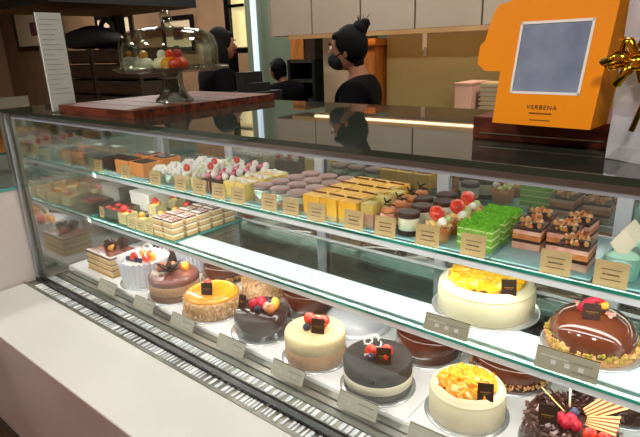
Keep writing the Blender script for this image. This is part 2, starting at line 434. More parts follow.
g = G(); g.b2((X0 - .012, YFG - .004, ZS), (X0 + .010, YFG + .010, ZT), 'alu'); g.b2((X0 + .013, YFG + .012, ZS), (X0 + .032, YFG + .024, ZT), 'steel_dark'); g.build('corner_profile', case)
# base
zl = .556
G().b2((X0 + .02, .511, .0), (X1, YBK, zl - .008), 'panel_pink').build('base_panel', case, 'pinkish brown front panel')
G().b2((X0 + .0, .506, zl - .008), (X1, .742, zl), 'ledge_white', bev=.001).build('ledge', case, 'wide off white ledge')
G().b2((X0 + .02, .502, .0), (X1, .5105, .10), 'wood_brown').build('kick_board', case, 'brown wooden kick board')
g = G(); g.b2((X0 - .01, .742, zl - .028), (X1, .752, zl + .003), 'steel_mid'); g.b2((X0 - .01, .752, zl - .028), (X1, .79, zl - .004), 'steel_dark'); g.build('sill_frame', case)
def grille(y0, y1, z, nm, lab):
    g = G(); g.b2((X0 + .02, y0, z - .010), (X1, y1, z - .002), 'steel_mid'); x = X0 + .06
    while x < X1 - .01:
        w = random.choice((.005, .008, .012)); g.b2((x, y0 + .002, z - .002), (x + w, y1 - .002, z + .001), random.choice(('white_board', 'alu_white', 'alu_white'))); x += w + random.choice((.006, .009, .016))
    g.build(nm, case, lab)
grille(.755, .787, zl, 'outer_grille_reflection', 'chrome strip outside the front glass, ribbed to show the inner grille reflected')  # slats here model the inner grille's reflection in the outer chrome
G().b2((X0 + .0, .788, zl - .01), (X1, .806, ZS + .002), 'black_gloss').build('gasket', case, 'black rubber seal below the front glass')
grille(.815, .845, ZS + .004, 'inner_grille', 'ribbed chrome strip inside the front glass')
g = G()
for k in range(3): g.b2((X0 + .09, .848 + k * .024, ZS - .01), (X1, .868 + k * .024, ZS + .004 + .003 * k), 'steel_mid' if k % 2 else 'steel_dark')
g.b2((X0 + .01, .846, ZS - .02), (X1, .925, ZS - .01), 'steel_dark'); g.build('air_duct', case)
G().b2((X0 + .01, .925, ZD - .04), (X1, YBK, ZD - .004), 'deck_white').build('deck', case)
xs = X0 + .012; k = 0
while xs < X1 - .02:
    xe = min(xs + .42, X1); G().b2((xs + .001, .927, ZD - .004), (xe - .001, YBK - .02, ZD), 'deck_white').build('deck_tray', case); xs = xe
# glass shelves
ZU, ZM = .956, .760
def shelf(name, y0, y1, z, x0=X0 + .012):
    s = thing_part = G().b2((x0, y0, z - .008), (X1, y1, z), 'shelf_glass', side='green_edge').build(name, case)
    G().b2((x0, y0 + .004, z - .026), (X1, y0 + .026, z - .0085), 'led_inner', front='alu_white').build('light_bar', s, 'white light bar under the shelf edge')
    G().b2((x0, y1 + .0005, z - .010), (X1, y1 + .012, z + .005), 'white_board').build('back_rail', s, 'pale rail along the back of the shelf')
    x = x0 + .02
    while x < X1:
        G().b2((x, y0 + .03, z - .03), (x + .012, y1 + .02, z - .0085), 'alu').build('bracket', s); x += .95
    return s
shU = shelf('glass_shelf', 1.110, 1.415, ZU)
shM = shelf('glass_shelf', 1.053, 1.415, ZM)
# white boards lying on the middle shelf
xs = -1.60
for xe in (-1.02, -.5, .1, X1):
    g = G().b2((xs + .001, 1.083, ZM), (xe - .001, 1.178, ZM + .004), 'liner_white')
    for xx in (xs + .03, xe - .03): g.cyl((xx, 1.14, ZM + .004), .004, .0003, 'steel_mid', seg=12)
    g.build('shelf_liner', case, 'white strip board lying on the shelf'); xs = xe
# back sliding doors
g = G(); g.b2((X0, YBK, ZS), (X1, YBK + .02, ZD + .05), 'alu'); g.b2((X0, YBK, ZT - .04), (X1, YBK + .02, ZT), 'alu'); g.build('back_frame', case)
xs = X0 + .02; k = 0
while xs < X1 - .01:
    xe = min(xs + .497, X1); yy = YBK + (.0 if k % 2 else .008)
    d = G().b2((xs, yy + .002, ZD + .04), (xe, yy + .01, ZT - .03), 'mirror_glass').build('back_door', case, 'dark reflecting sliding door')
    G().b2((xs - .018, YBK - .012, ZD), (xs + .018, YBK + .0, ZT - .01), 'alu_white').build('door_stile', d)
    xs = xe; k += 1
G().b2((X1, YFG, 0), (X1 + .02, YBK + .02, ZT), 'alu_white').build('end_panel', case)
# ---------------------------------------------------------------- neighbouring counter at left
nx = X0 - .016
t = thing('side_counter', 'white panelled counter projecting left of the glass case', 'counter', (nx, .5, 0))
G().b2((-.9, -2.1, 0), (0, 1.46, .945), 'white_panel').build('body', t)
G().b2((-.9, -2.1, .945), (.004, 1.46, .957), 'shelf_glass', side='teal_edge').build('glass_top', t)
t = thing('equipment_box', 'dark box standing on the left counter behind the case corner', 'equipment', (nx - .3, .62, .957))
G().box((0, 0, .11), (.3, .3, .22), 'black_matte', bev=.006).build('body', t); G().box((.0, -.152, .12), (.2, .004, .1), 'steel_dark').build('front_plate', t)
t = thing('orange_lantern', 'small glowing orange lamp left of the case corner', 'lamp', (nx - .30, .40, .957))
G().cyl((0, 0, 0), .03, .01, 'black_gloss').build('base', t)
emis('lamp_orange', 'f09040', .8); G().ball((0, 0, .05), .032, 'lamp_orange', sc3=(1, 1, 1.2)).build('shade', t)
# small sign behind left end of case top
p = atx(2, 106, -2.6); q = atx(22, 96, -2.6)
t = thing('acrylic_sign', 'clear grey sign panel at the far left edge behind the menu stand', 'sign', (-2.6, (p.y + q.y) / 2, .957))
G().b2((-.004, -.07, 0), (.004, .07, q.z - .957), 'milky_dark').build('panel', t); G().b2((-.03, -.06, 0), (.03, .06, .006), 'clear_plastic').build('foot', t)
# ---------------------------------------------------------------- things on the case top
ZTT = ZT + .0122
# wooden serving board with holes (slatted)
g = G(); bx0, bx1, by0, by1 = -1.86, -1.40, .85, 1.44
t = thing('slatted_board', 'reddish wooden slatted board under the glass cake stand', 'board', ((bx0 + bx1) / 2, (by0 + by1) / 2, ZTT))
w = bx1 - bx0; d = by1 - by0
g.box((0, 0, .020), (w, d, .01), 'wood_red')
for k in range(6): g.box((0, -d / 2 + (k + .5) * d / 6 + .04, .0252), (w - .01, .003, .0006), 'black_matte')
g.build('panel', t)
g = G()
for sx in (-1, 1): g.box((sx * (w / 2 - .009), 0, .0075), (.018, d, .0148), 'wood_red')
for k in range(5): g.box((0, -d / 2 + .009 + k * (d - .018) / 4, .0075), (w - .036, .018, .0148), 'wood_red')
for k in range(8): g.box((w / 2 + .0005, -d / 2 + .06 + k * .065, .0198), (.002, .014, .007), 'black_matte')
g.build('rails', t)
# rounds off: menu stand
t = thing('menu_stand', 'tall clear acrylic menu stand with a printed sheet on the case corner', 'menu', (-1.875, .876, ZTT))
G().b2((-.003, -.042, .003), (.003, .042, .322), 'paper_white').build('menu_sheet', t)
g = G(); g.b2((.0035, -.047, .0), (.0065, .047, .327), 'clear_plastic'); g.b2((-.0065, -.047, .0), (-.0035, .047, .327), 'clear_plastic'); g.build('acrylic_sleeve', t)
G().b2((-.003, -.048, .0), (.04, .048, .003), 'clear_plastic').build('foot', t)
g = G()
for k in range(16):
    z = .30 - k * .016; n_ = random.uniform(.03, .07); g.b2((.0031, -.036, z), (.0033, -.036 + n_, z + .002), 'paper_grey')
g.build('printed_lines', t)
# cake stand with dome
sx_, sy_ = -1.86 + .005, 1.335
p = atz(175, 101, ZTT + .025); sx_, sy_ = p.x, p.y
st = thing('cake_stand', 'footed glass cake stand on the wooden board', 'cake stand', (sx_, sy_, ZTT + .0255))
def zpx(v, u=173): return aty(u, v, sy_).z - (ZTT + .0255)
zp = zpx(70)
G().lathe([(.064, 0), (.062, .006), (.048, .02), (.038, .04), (.032, .07), (.030, zp - .02), (.034, zp - .005)], 'foot_glass', seg=28, cap=False).build('foot', st)
R_ = .185
G().lathe([(0, zp - .006), (R_ - .02, zp - .004), (R_, zp + .006), (R_ + .005, zp + .010), (R_, zp + .012), (R_ - .02, zp + .002), (0, zp)], 'dome_glass', seg=48, cap=False).build('plate', st)
zz = zp + ZTT + .0255
dome = thing('glass_dome', 'clear glass dome with a ball knob covering the pastries on the stand', 'dome', (sx_, sy_, zz + .0026))
dh = zpx(28) - zp
G().lathe([(.158, .0), (.160, .003), (.160, dh * .55), (.150, dh * .78), (.125, dh * .93), (.07, dh), (0, dh + .004)], 'dome_glass', seg=48, cap=False).build('bell', dome)
G().lathe([(.157, .0), (.157, dh * .55), (.147, dh * .76), (.123, dh * .91), (.07, dh - .004), (0, dh)], 'dome_glass', seg=48, cap=False).build('inner_wall', dome)
kz = zpx(16) - zp
G().lathe([(.028, dh), (.014, dh + .010), (.012, dh + .016)], 'dome_glass', seg=20, cap=False).ball((0, 0, dh + .034), .021, 'dome_glass').ball((0, 0, dh + .034), .016, 'clear_plastic').build('knob', dome, 'glass ball knob')
for (u, nm, lab, m1, m2) in ((150, 'macaron_pastry', 'white pastry with yellow tip under the glass dome, left', 'white_cream', 'mango'),
                            (163, 'cream_pastry', 'small pale pastry under the glass dome, middle', 'cream', 'white_cream'),
                            (176, 'orange_pastry', 'orange glazed pastry under the glass dome', 'orange_jelly', 'strawberry'),
                            (184, 'berry_pastry', 'red pastry under the glass dome, rightmost', 'strawberry', 'raspberry')):
    p = aty(u, 68, sy_); t = thing(nm, lab, 'pastry', (p.x, sy_ - .02 + .02 * (u % 2), zz + .0026))
    G().lathe([(.022, 0), (.03, .008), (.032, .022), (.024, .034), (.01, .04), (0, .041)], m1, seg=20).build('base', t)
    G().ball((0, 0, .048), .015, m2, jit=.15).build('topping', t)
# cake box on red board
bl = atz(484, 141, ZTT); 
zb = .044
wb = thing('wooden_riser', 'dark red wooden block under the orange cake box', 'riser', (-.31, 1.12, ZTT))
G().b2((-.115, -.13, 0), (.14, .13, zb), 'wood_red', bev=.003).build('block', wb); G().b2((-.10, -.133, .012), (.12, -.1295, .014), 'steel_mid').build('groove_line', wb)
zb_ = ZTT + zb + .0005
pl = atz(492, 122.5, zb_); pr = atz(590, 130, zb_)
bw = pr.x - pl.x; ang = math.atan2(pr.y - pl.y, pr.x - pl.x); bw = (pr - pl).length
bx = thing('cake_box', 'bright orange upright cake box with a clear window and shop name', 'box', ((pl.x + pr.x) / 2, (pl.y + pr.y) / 2, zb_), rz=ang)
BH = aty(598, 0, pr.y).z - zb_ + .02
tilt = -.0
# front face with hole built from strips, window 
pw = [aty(u, v, (pl.y + pr.y) / 2) for u, v in ((523, 22), (593, 16), (577, 95), (508, 94))]
wx0 = -bw * .36; wx1 = bw * .335; wz0 = pw[3].z - zb_; wz1 = pw[0].z - zb_ + .005
wz0 = aty(508, 93, pl.y).z - zb_; wz1 = aty(523, 22, pl.y).z - zb_
D = .075
g = G(); hb = bw / 2
g.b2((-hb, 0, 0), (wx0, .002, BH), 'orange_paper'); g.b2((wx1, 0, 0), (hb, .002, BH), 'orange_paper')
g.b2((wx0, 0, 0), (wx1, .002, wz0), 'orange_paper'); g.b2((wx0, 0, wz1), (wx1, .002, BH), 'orange_paper')
g.b2((-hb, .002, 0), (-hb + .002, D, BH), 'orange_paper'); g.b2((hb - .002, .002, 0), (hb, D, BH), 'orange_paper')
g.b2((-hb, D, 0), (hb, D + .002, BH), 'orange_paper'); g.b2((-hb, .002, 0), (hb, D, .002), 'orange_paper')
g.build('carton', bx)
g = G(); e = .004
g.b2((wx0, -.0006, wz0), (wx0 + e, .0, wz1), 'paper_white'); g.b2((wx1 - e, -.0006, wz0), (wx1, 0, wz1), 'paper_white')
g.b2((wx0, -.0006, wz0), (wx1, 0, wz0 + e), 'paper_white'); g.b2((wx0, -.0006, wz1 - e), (wx1, 0, wz1), 'paper_white'); g.build('window_border', bx)
G().b2((wx0 + .001, .0005, wz0), (wx1 - .001, .0015, wz1), 'window_film').build('window_film', bx, 'blue grey clear film window')
pts = [(0, BH * .95), (-.022, BH * .93), (-.030, BH * .86), (-.038, BH * .66), (-.046, BH * .62), (-.046, BH * .48), (-.030, BH * .42), (0, BH * .42)]
G().poly(pts, .002, 'orange_paper', c=(-hb, .003, 0), rot=(PI / 2, 0, 0)).build('side_flap', bx, 'rounded orange side flap')
G().poly([(-bw * .3, 0), (bw * .45, 0), (bw * .42, .06), (-bw * .25, .06)], .002, 'orange_paper', c=(0, .01, BH), rot=(PI / 2 - .2, 0, 0)).build('top_flap', bx)
def text(s, size, loc, parent, m, name, rot=(PI / 2, 0, 0), ext=.0002, sp=1.0):
    c = bpy.data.curves.new(name, 'FONT'); c.body = s; c.size = size; c.extrude = ext; c.align_x = 'CENTER'; c.align_y = 'CENTER'; c.space_character = sp
    o = bpy.data.objects.new(name, c); COL.objects.link(o)
    dg = bpy.context.evaluated_depsgraph_get(); me = bpy.data.meshes.new_from_object(o.evaluated_get(dg)); bpy.data.objects.remove(o)
    o = bpy.data.objects.new(name, me); me.materials.append(MATS[m]); COL.objects.link(o); o.location = loc; o.rotation_euler = rot; o.parent = parent; return o
tz = aty(540, 107, pl.y).z - zb_
text('VERBENA', .0100, (.0, -.0006, tz), bx, 'print_dark', 'shop_name', sp=1.25)
g = G(); x = -.019
while x < .019:
    w_ = random.Random(int(x * 1e5)).uniform(.0012, .0022); g.b2((x, -.0008, tz - .0108), (x + w_, 0, tz - .0086), 'print_dark'); x += w_ + .0011
g.build('small_lettering', bx)
g = G(); x = -.016
while x < .016:
    w_ = random.uniform(.0015, .003); g.b2((x, -.0008, tz - .0215), (x + w_, 0, tz - .0200), 'print_dark'); x += w_ + .0012
g.build('small_print', bx)
for ch in kids(bx):
    for vtx in ch.data.vertices:
        zz_ = (ch.matrix_basis @ vtx.co).z
        vtx.co.x += .10 * zz_
# cellophane bag with gold ribbon
bp = thing('cellophane_bag', 'crinkled clear gift bag with gold ribbon right of the orange cake box', 'gift bag', (-.045, .91, ZTT))
g = G(); nx_, nz_ = 14, 16
def bagpt(u, v, s):
    x = (u - .5) * .25 * (1 - .05 * v); z = v * .36; y = s * (.03 * (1 - v * .55)) * (1 - abs(2 * u - 1) ** 3)
    nn = noise.noise(Vector((u * 6, v * 9, s * 3))) * .012; return Vector((x - .0 * v, y + nn, z + .004 * noise.noise(Vector((u * 9, v * 4, 7)))))
for s in (-1, 1):
    vv = [[g.b.verts.new(bagpt(i / nx_, j / nz_, s)) for i in range(nx_ + 1)] for j in range(nz_ + 1)]
    mi = g._mi('cello')
    for j in range(nz_):
        for i in range(nx_): f = g.b.faces.new((vv[j][i], vv[j][i + 1], vv[j + 1][i + 1], vv[j + 1][i])); f.material_index = mi
for v in g.b.verts: v.co.z = max(v.co.z, .001)
g.build('bag', bp)
g = G()
G().box((.0, .0, .075), (.13, .03, .13), 'paper_grey', rot=(0, .12, 0), bev=.004).build('wrapped_card', bp, 'pale wrapped packet inside')
BX = aty(634, 64, .87).x + .045; BZ = aty(624, 62, .87).z - ZTT - .215
for k in range(6):
    a = k * PI / 3; c_ = Vector((.005 + .03 * math.cos(a), -.045, .215 + .022 * math.sin(a)))
    g.tube([(.005, -.045, .215), c_ + Vector((.004, -.01, .01)), c_ + Vector((.012 * math.cos(a), -.004, .012 * math.sin(a))), c_ + Vector((-.006, .006, -.006)), (.005, -.045, .215)], .0065, 'gold_foil', seg=6)
g.ball((.005, -.05, .215), .012, 'gold_foil'); g.build('bow', bp, 'gold foil bow', loc=(BX, 0, BZ))
g = G(); g.tube([(.01, -.045, .21), (.02, -.05, .16), (.01, -.045, .12)], .004, 'gold_foil', seg=6); g.tube([(.0, -.04, .23), (.02, -.04, .28), (.06, -.03, .35)], .003, 'gold_foil', seg=6); g.build('ribbon_tail', bp, loc=(BX, 0, BZ))
# ---------------------------------------------------------------- toppings
def strawberry_g(g, c, r=.012, rot=(0, 0, 0), m='strawberry', leaf=True):
    M_ = Euler(rot).to_matrix()
    g.lathe([(0, -.9 * r), (.3 * r, -.75 * r), (.7 * r, -.1 * r), (.9 * r, .5 * r), (.75 * r, .95 * r), (.3 * r, 1.1 * r), (0, 1.1 * r)], m, c, 14, rot)
    return g
def add_strawberry(p, c, r=.013, rot=(0, 0, 0), half=False):
    r *= 1.3; o = strawberry_g(G(), (0, 0, 0), r).build('strawberry', p, loc=c, rot=rot); return o
def add_ball(p, nm, c, r, m, jit=0, label=None):
    r *= 1.18
    return G().ball((0, 0, 0), r, m, jit=jit).build(nm, p, label, loc=c)
def plaque(p, c, rz=0, tilt=-.25, w=.036, h=.038, m='plaque'):
    rz += .25
    o = G().box((0, 0, 0), (w, .0025, h), m, bev=.0006).build('chocolate_plaque', p, 'dark chocolate plaque with gold lettering', loc=c, rot=(tilt, 0, rz))
    g = G(); x = -w * .32
    while x < w * .3:
        ww = random.uniform(.0018, .0032); g.b2((x, -.0016, -.001), (x + ww, -.0012, .0012), 'gold'); x += ww + .001
    g.b2((-w * .2, -.0016, -.0042), (w * .18, -.0012, -.0036), 'gold')
    g.build('gold_lettering', o); return o
def board(p, r, m='chrome'):
    G().lathe([(r, 0), (r, .002), (r - .004, .003), (0, .003)], 'clear_board', seg=56).build('cake_board', p)
mat('clear_board', 'd8dadd', .15, metal=.7)
def crumbs(p, n, rf, zf, m, s=.004, nm='nut_crumbs', m2=None):
    g = G()
    for i in range(n):
        a = random.random() * 2 * PI; r = rf(); z = zf(); q = s * random.uniform(.6, 1.3)
        g.ico((r * math.cos(a), r * math.sin(a), z), q, m if (not m2 or random.random() < .6) else m2, sc3=(1, .8, .7), rot=(random.random() * 3, random.random() * 3, 0), jit=.4)
    o = g.build(nm, p); o['kind'] = 'stuff'; return o
U = random.uniform
def facecam(x, y): return math.atan2(-x, y) if False else math.atan2(x, -y) * 1.0
ZDK = ZD + .0003
# ---------------------------------------------------------------- floor row cakes
# 1 layered square cake
def box_from_px(z, h):
    # corners at top plane
    A = atz(84, 251, z + h); B = atz(110, 260, z + h); C = atz(141, 249, z + h); return A, B, C
A, B, C = box_from_px(ZDK, .085)
w = (B - A).length; d = (C - B).length; w = .195; d = .135
x1 = -1.912; y0 = .965
t = thing('layer_cake', 'square layered cake with chocolate flower, leftmost on the bottom deck', 'cake', (x1 - w / 2, y0 + d / 2, ZDK))
g = G().box((0, 0, .002), (w + .006, d + .006, .003), 'gold'); g.build('cake_board', t)
z = .004; lay = [('sponge', .015), ('cream', .006), ('sponge_choc', .006), ('sponge', .012), ('cream', .007), ('sponge_choc', .004), ('sponge', .014), ('cream', .006), ('choc_mauve', .008)]
for m, h in lay:
    e = U(-.002, .002) - (.004 if 'cream' in m else 0)
    G().box((0, 0, z + h / 2), (w + e, d + e, h), m, bev=.0015).build('cake_layer' if 'choc_m' not in m else 'glaze', t); z += h
g = G()
for k in range(14): g.ball((w / 2 - .005, -d / 2 + .01 + k * (d - .02) / 13, z + .002), .005, 'white_cream', u=8, v=6)
for k in range(16): g.ball((-w / 2 + .01 + k * (w - .02) / 15, -d / 2 + .005, z + .002), .0045, 'white_cream', u=8, v=6)
g.build('cream_dots', t)
for k in range(7):
    a = k * .9; G().poly([(0, 0), (.026, .008), (.034, .03), (.012, .042), (-.010, .026)], .003, 'plaque', rot=(1.2 + .15 * (k % 3), 0, 0)).build('chocolate_petal', t, loc=(.022 * math.cos(a) + .01, .018 * math.sin(a) + .015, z + .004), rot=(0, 0, a))
for k in range(3): add_ball(t, 'gold_flower', (-.014 + .014 * k, -.012 + .004 * k, z + .012), .012, ('strawberry', 'orange_jelly', 'mango')[k], jit=.3)
def cake(label, x, y, z=ZDK, nm='cake'):
    t = thing(nm, label, 'cake', (x, y - (.008 if y < 1.1 else 0), z)); t.scale = (1.06, 1.06, 1.15); return t
def sides(t, layers, r, z=.004, bev=.002):
    for i, (m, h, nm) in enumerate(layers):
        last = i == len(layers) - 1
        G().cyl((0, 0, z), r, h, m, seg=64, bev=(bev if last else .0005)).build(nm, t); z += h
    return z
# 2 ruffled white wrapper cake
def frill(t, r, h, n=28):
    prof = [(r * .93, .0), (r * .97, h * .4), (r, h * .9), (r * 1.05, h * 1.05), (r * .94, h * .95), (r * .90, h * .5)]
    return G().lathe(prof, 'paper_frill', seg=n * 4, cap=False, smooth=False, wob=lambda R, Z, a, j: R * (1 + (.085 if j < 4 else .0) * (1 if int(a * n * 4 / (2 * PI) + .5) % 4 < 2 else -1) * (.4 + Z / h * .6))).build('paper_frill', t, 'white pleated paper collar')
p = atz(146, 280, ZD)
t = cake('white pleated collar cake topped with berries and white rings on the bottom deck', p.x, p.y + .01); board(t, .095)
frill(t, .085, .085); G().cyl((0, 0, .004), .076, .07, 'white_cream', seg=48, bev=.004).build('cake_body', t)
for k in range(3):
    a = [(-.02, -.02), (.025, -.005), (0, .02)][k]; add_strawberry(t, (a[0], a[1], .088), .013, (1, .5 * k, k))
for k in range(4): add_ball(t, 'blueberry', (-.045 + .02 * k, -.035 + .004 * k, .083), .008, 'blueberry')
for k in range(3): add_ball(t, 'orange_fruit', (.03 - .03 * k, .02, .088), .012, 'orange_jelly', jit=.3)
for k, (q, rr) in enumerate((((0, -.01), .040), ((.02, .015), .048))):
    G().tube([(q[0] + rr * math.cos(a * PI / 12), q[1], .085 + rr * abs(math.sin(a * PI / 12))) for a in range(13)], .003, 'white_cream', seg=6).build('chocolate_ring', t, 'thin white chocolate ring')
# 3 star mousse
t = cake('mauve chocolate mousse cake with dark star decoration on the bottom deck', -1.581, 1.040); board(t, .098)
z = sides(t, [('sponge_choc', .02, 'crumb_base'), ('coffee_mousse', .03, 'mousse'), ('choc_mauve', .022, 'glaze')], .088, bev=.008)
for k in range(8):
    a = k * PI / 4 + .2
    G().poly([(0, -.010), (.02, -.011), (.056, 0), (.02, .011), (0, .010)], .003, 'plaque', rot=(0, -.35 - .3 * (k % 2), 0)).build('chocolate_spike', t, loc=(-.005, -.01, z + .006), rot=(0, 0, a))
for k in range(4): add_ball(t, 'candied_peel', (-.06 + .008 * k, -.01 + .012 * k, z + .008), .011, 'caramel', jit=.3)
add_ball(t, 'candied_peel', (.012, .045, z + .008), .014, 'orange_jelly', jit=.3)
G().tube([(-.03, -.055, z + .004), (-.01, -.03, z + .006), (.005, -.01, z + .012)], .0025, 'cream', seg=6).build('white_stick', t)
# 4 orange nut cake
t = cake('orange glazed round cake with nut coated side and plaque on the bottom deck', -1.363, 1.041); board(t, .103)
G().lathe([(.092, .004), (.094, .04), (.090, .055), (0, .056)], 'nut', seg=64).build('nut_side', t)
crumbs(t, 420, lambda: U(.090, .095), lambda: U(.006, .052), 'nut', .0045, m2='nut_pale')
G().lathe([(.089, .053), (.088, .060), (.08, .064), (.05, .063), (0, .064)], 'orange_jelly', seg=64).build('orange_glaze', t)
G().lathe([(.072, .063), (.074, .067), (.071, .0665), (.070, .063)], 'mango_lemon', seg=64, wob=lambda r, z, a, j: r * (1 + .02 * math.sin(18 * a))).build('piped_ring', t)
plaque(t, (.015, -.03, .083), .35)
for k in range(2): add_strawberry(t, (-.012 - .02 * k, .0 + .01 * k, .074), .012, (1, 0, k))
add_ball(t, 'blueberry', (.0, -.02, .07), .008, 'blueberry'); G().poly([(0, 0), (.01, .008), (.022, 0), (.01, -.008)], .001, 'leaf').build('leaf', t, loc=(-.04, -.012, .074), rot=(.5, .3, 2))
# 5 dark glossy choc
t = cake('dark glossy chocolate cake with raspberries and plaque on the bottom deck', -1.121, 1.046); board(t, .099)
G().lathe([(.084, .004), (.086, .05), (.082, .062), (.074, .068), (0, .069)], 'choc_dark_gloss', seg=64).build('cake_body', t)
plaque(t, (-.045, -.035, .088), -.1, w=.026)
for k, q in enumerate(((-.018, -.015), (-.012, .012), (.006, -.004))): G().ico((0, 0, 0), .016, 'raspberry', sub=2, jit=.12, smooth=True).build('raspberry', t, loc=(q[0], q[1], .079))
add_ball(t, 'blueberry', (.012, -.028, .077), .009, 'blueberry'); add_ball(t, 'blueberry', (.016, .024, .077), .009, 'blueberry')
for k, q in enumerate(((.032, -.006), (.042, .012), (.03, .03), (.05, -.008))): add_ball(t, 'golden_berry', (q[0], q[1], .08), .012, ('pink_cream', 'orange_jelly', 'mango', 'caramel')[k], jit=.25)
# 6 tan two tone
t = cake('beige and tan two tone mousse cake with strawberry and plaque', -.886, 1.031); board(t, .095)
z = sides(t, [('coffee_mousse', .036, 'lower_mousse'), ('beige_mousse', .036, 'upper_mousse')], .084, bev=.006)
add_strawberry(t, (-.024, .005, z + .012), .015, (0, .3, 0)); add_strawberry(t, (-.004, .012, z + .010), .013, (.6, 0, .5)); add_strawberry(t, (.016, .02, z + .012), .014, (.2, .2, .5))
add_ball(t, 'blueberry', (-.014, -.018, z + .008), .009, 'blueberry'); plaque(t, (.022, -.012, z + .019), .15)
crumbs(t, 60, lambda: .03 * math.sqrt(random.random()), lambda: z + .001, 'nut_pale', .0022, 'crumbs')
# 7 oreo cake
t = cake('black crumb cake with white cream band, strawberries and white curls', -.662, 1.022); board(t, .096)
z = sides(t, [('oreo', .018, 'lower_crumb'), ('cream', .022, 'cream_band'), ('oreo', .032, 'upper_crumb')], .086, bev=.006)
for k, q in enumerate(((-.012, -.004), (.012, .014), (.022, -.012))): add_strawberry(t, (q[0], q[1], z + .010), .014, (1.2, .3 * k, k))
add_ball(t, 'blueberry', (-.002, -.024, z + .007), .008, 'blueberry'); plaque(t, (.030, -.020, z + .018), .2)
for k in range(12):
    a = U(0, 6.28); q = (U(-.05, .02), U(-.03, .045)); l = U(.02, .032)
    G().tube([(-l / 2, 0, 0), (0, .003, .002), (l / 2, 0, 0)], .0019, 'white_cream', seg=6).build('white_curl', t, loc=(q[0], q[1], z + .004 + .0012 * k), rot=(0, U(-.3, .3), a))
# mango cakes
def mango_cake(label, x, y, z0, R, H, fruit, pc, n):
    t = cake(label, x, y, z0, 'mango_cake'); t.scale = (1.06, 1.06, 1.08 if z0 > .7 else 1.15); board(t, R * 1.12)
    r0 = R * .76
    prof = [(R, .004), (R, H * .62), (R * .985, H * .8), (R * .93, H * .93), (R * .88, H * 1.0), (R * .83, H * 1.05), (R * .78, H * 1.04), (r0 * .99, H * .94), (r0 * .9, H * .90), (0, H * .90)]
    G().lathe(prof, 'ivory', seg=72, wob=lambda r, z, a, j: r * (1 + (.012 * math.sin(a + .6) + .006 * math.sin(2 * a)) * (j in (3, 4, 5, 6)))).build('cream_body', t, 'smooth ivory cream')
    G().lathe([(R * .95, H * .80), (R * .985, H * .84), (R * .97, H * .90), (R * .90, H * .93)], 'ivory', seg=72, cap=False).build('cream_swirl', t)
    proto = None; pts = []
    tries = 0
    while len(pts) < n and tries < 4000:
        tries += 1
        a = U(0, 6.28); r = r0 * .93 * math.sqrt(random.random()); q = (r * math.cos(a), r * math.sin(a))
        if all((q[0] - s[0]) ** 2 + (q[1] - s[1]) ** 2 > (R * .105) ** 2 for s in pts): pts.append(q)
    for q in pts:
        if proto is None: proto = o = G().box((0, 0, 0), (R * .22, R * .19, R * .15), fruit, bev=R * .035).build('mango_cube', t)
        else: o = dupe_part(proto, (0, 0, 0), (0, 0, 0), t)
        o.location = (q[0], q[1], H * .94 + R * .05 + R * .06 * (1 - (q[0] ** 2 + q[1] ** 2) / r0 ** 2) + U(0, .002)); o.rotation_euler = (U(-.5, .5), U(-.5, .5), U(0, 3))
    plaque(t, (pc[0], pc[1], H * 1.05 + .014), pc[2], w=.034, h=.038)
    return t
mango_cake('ivory cream mango cake on the bottom deck, front row, smaller one', -.427, 1.060, ZDK, .086, .070, 'mango', (.055, -.035, .25), 60)
mango_cake('large ivory mango cake on the middle glass shelf', -.475, 1.252, ZM + .0045, .118, .074, 'mango_lemon', (.075, -.055, .3), 72)
# 9 choc shaving cake bottom right
p = atz(578, 430, ZD)
t = cake('chocolate shaving cake with striped wafers and raspberries at bottom right', -.197, 1.085); board(t, .10)
G().cyl((0, 0, .004), .088, .058, 'choc_matte', seg=48, bev=.006).build('cake_body', t)
def shav(t, n, R, z0, z1, nm='chocolate_shavings'):
    g = G()
    for i in range(n):
        a = U(0, 6.28)
        if random.random() < .55: r = R * math.sqrt(random.random()); z = z1 + U(0, .006)
        else: r = R + .002; z = U(z0, z1)
        l = U(.008, .016); w_ = U(.004, .008)
        g.poly([(-l / 2, -w_ / 2), (l / 2, -w_ / 2 * U(.5, 1)), (l / 2, w_ / 2), (-l / 2 * U(.5, 1), w_ / 2)], .0009, random.choice(('shavings', 'shavings', 'choc_matte', 'shavings_light')), c=(r * math.cos(a), r * math.sin(a), z), rot=(U(-1, 1), U(-1, 1), U(0, 6)))
    o = g.build(nm, t); o['kind'] = 'stuff'
shav(t, 420, .088, .008, .063)
def wafer(t, loc, rot, L=.05, W=.026, fan=.6):
    g = G(); n_ = 9
    for i in range(n_):
        y0_ = -W / 2 + W * i / n_; y1_ = y0_ + W / n_
        f0 = 1 - fan
        g.poly([(0, y0_ * f0), (L, y0_), (L, y1_), (0, y1_ * f0)], .002, 'wafer_dark' if i % 2 else 'wafer')
    g.build('striped_wafer', t, 'striped wafer fan', loc=loc, rot=rot)
wafer(t, (-.012, .00, .070), (.75, -.3, 2.7), .06, .040, .35); wafer(t, (.022, .02, .070), (.8, -.55, .55), .075, .042, .45); wafer(t, (.028, .00, .070), (.5, -.3, -.15), .06, .042, .5)
G().tube([(-.012, .03, .066), (-.02, .045, .12)], .0025, 'cream', seg=6).build('white_stick', t)
for k, q in enumerate(((-.014, -.035), (.0, -.045), (.016, -.04), (.004, -.025))): G().ico((0, 0, 0), .012, 'raspberry', sub=2, jit=.12, smooth=True).build('raspberry', t, loc=(q[0], q[1], .078))
add_ball(t, 'blueberry', (.006, -.012, .085), .008, 'blueberry'); plaque(t, (-.035, -.05, .084), .1, w=.036, h=.042)
for k in range(2): add_strawberry(t, (.045 + .02 * k, -.045, .074), .012, (1, 0, k))
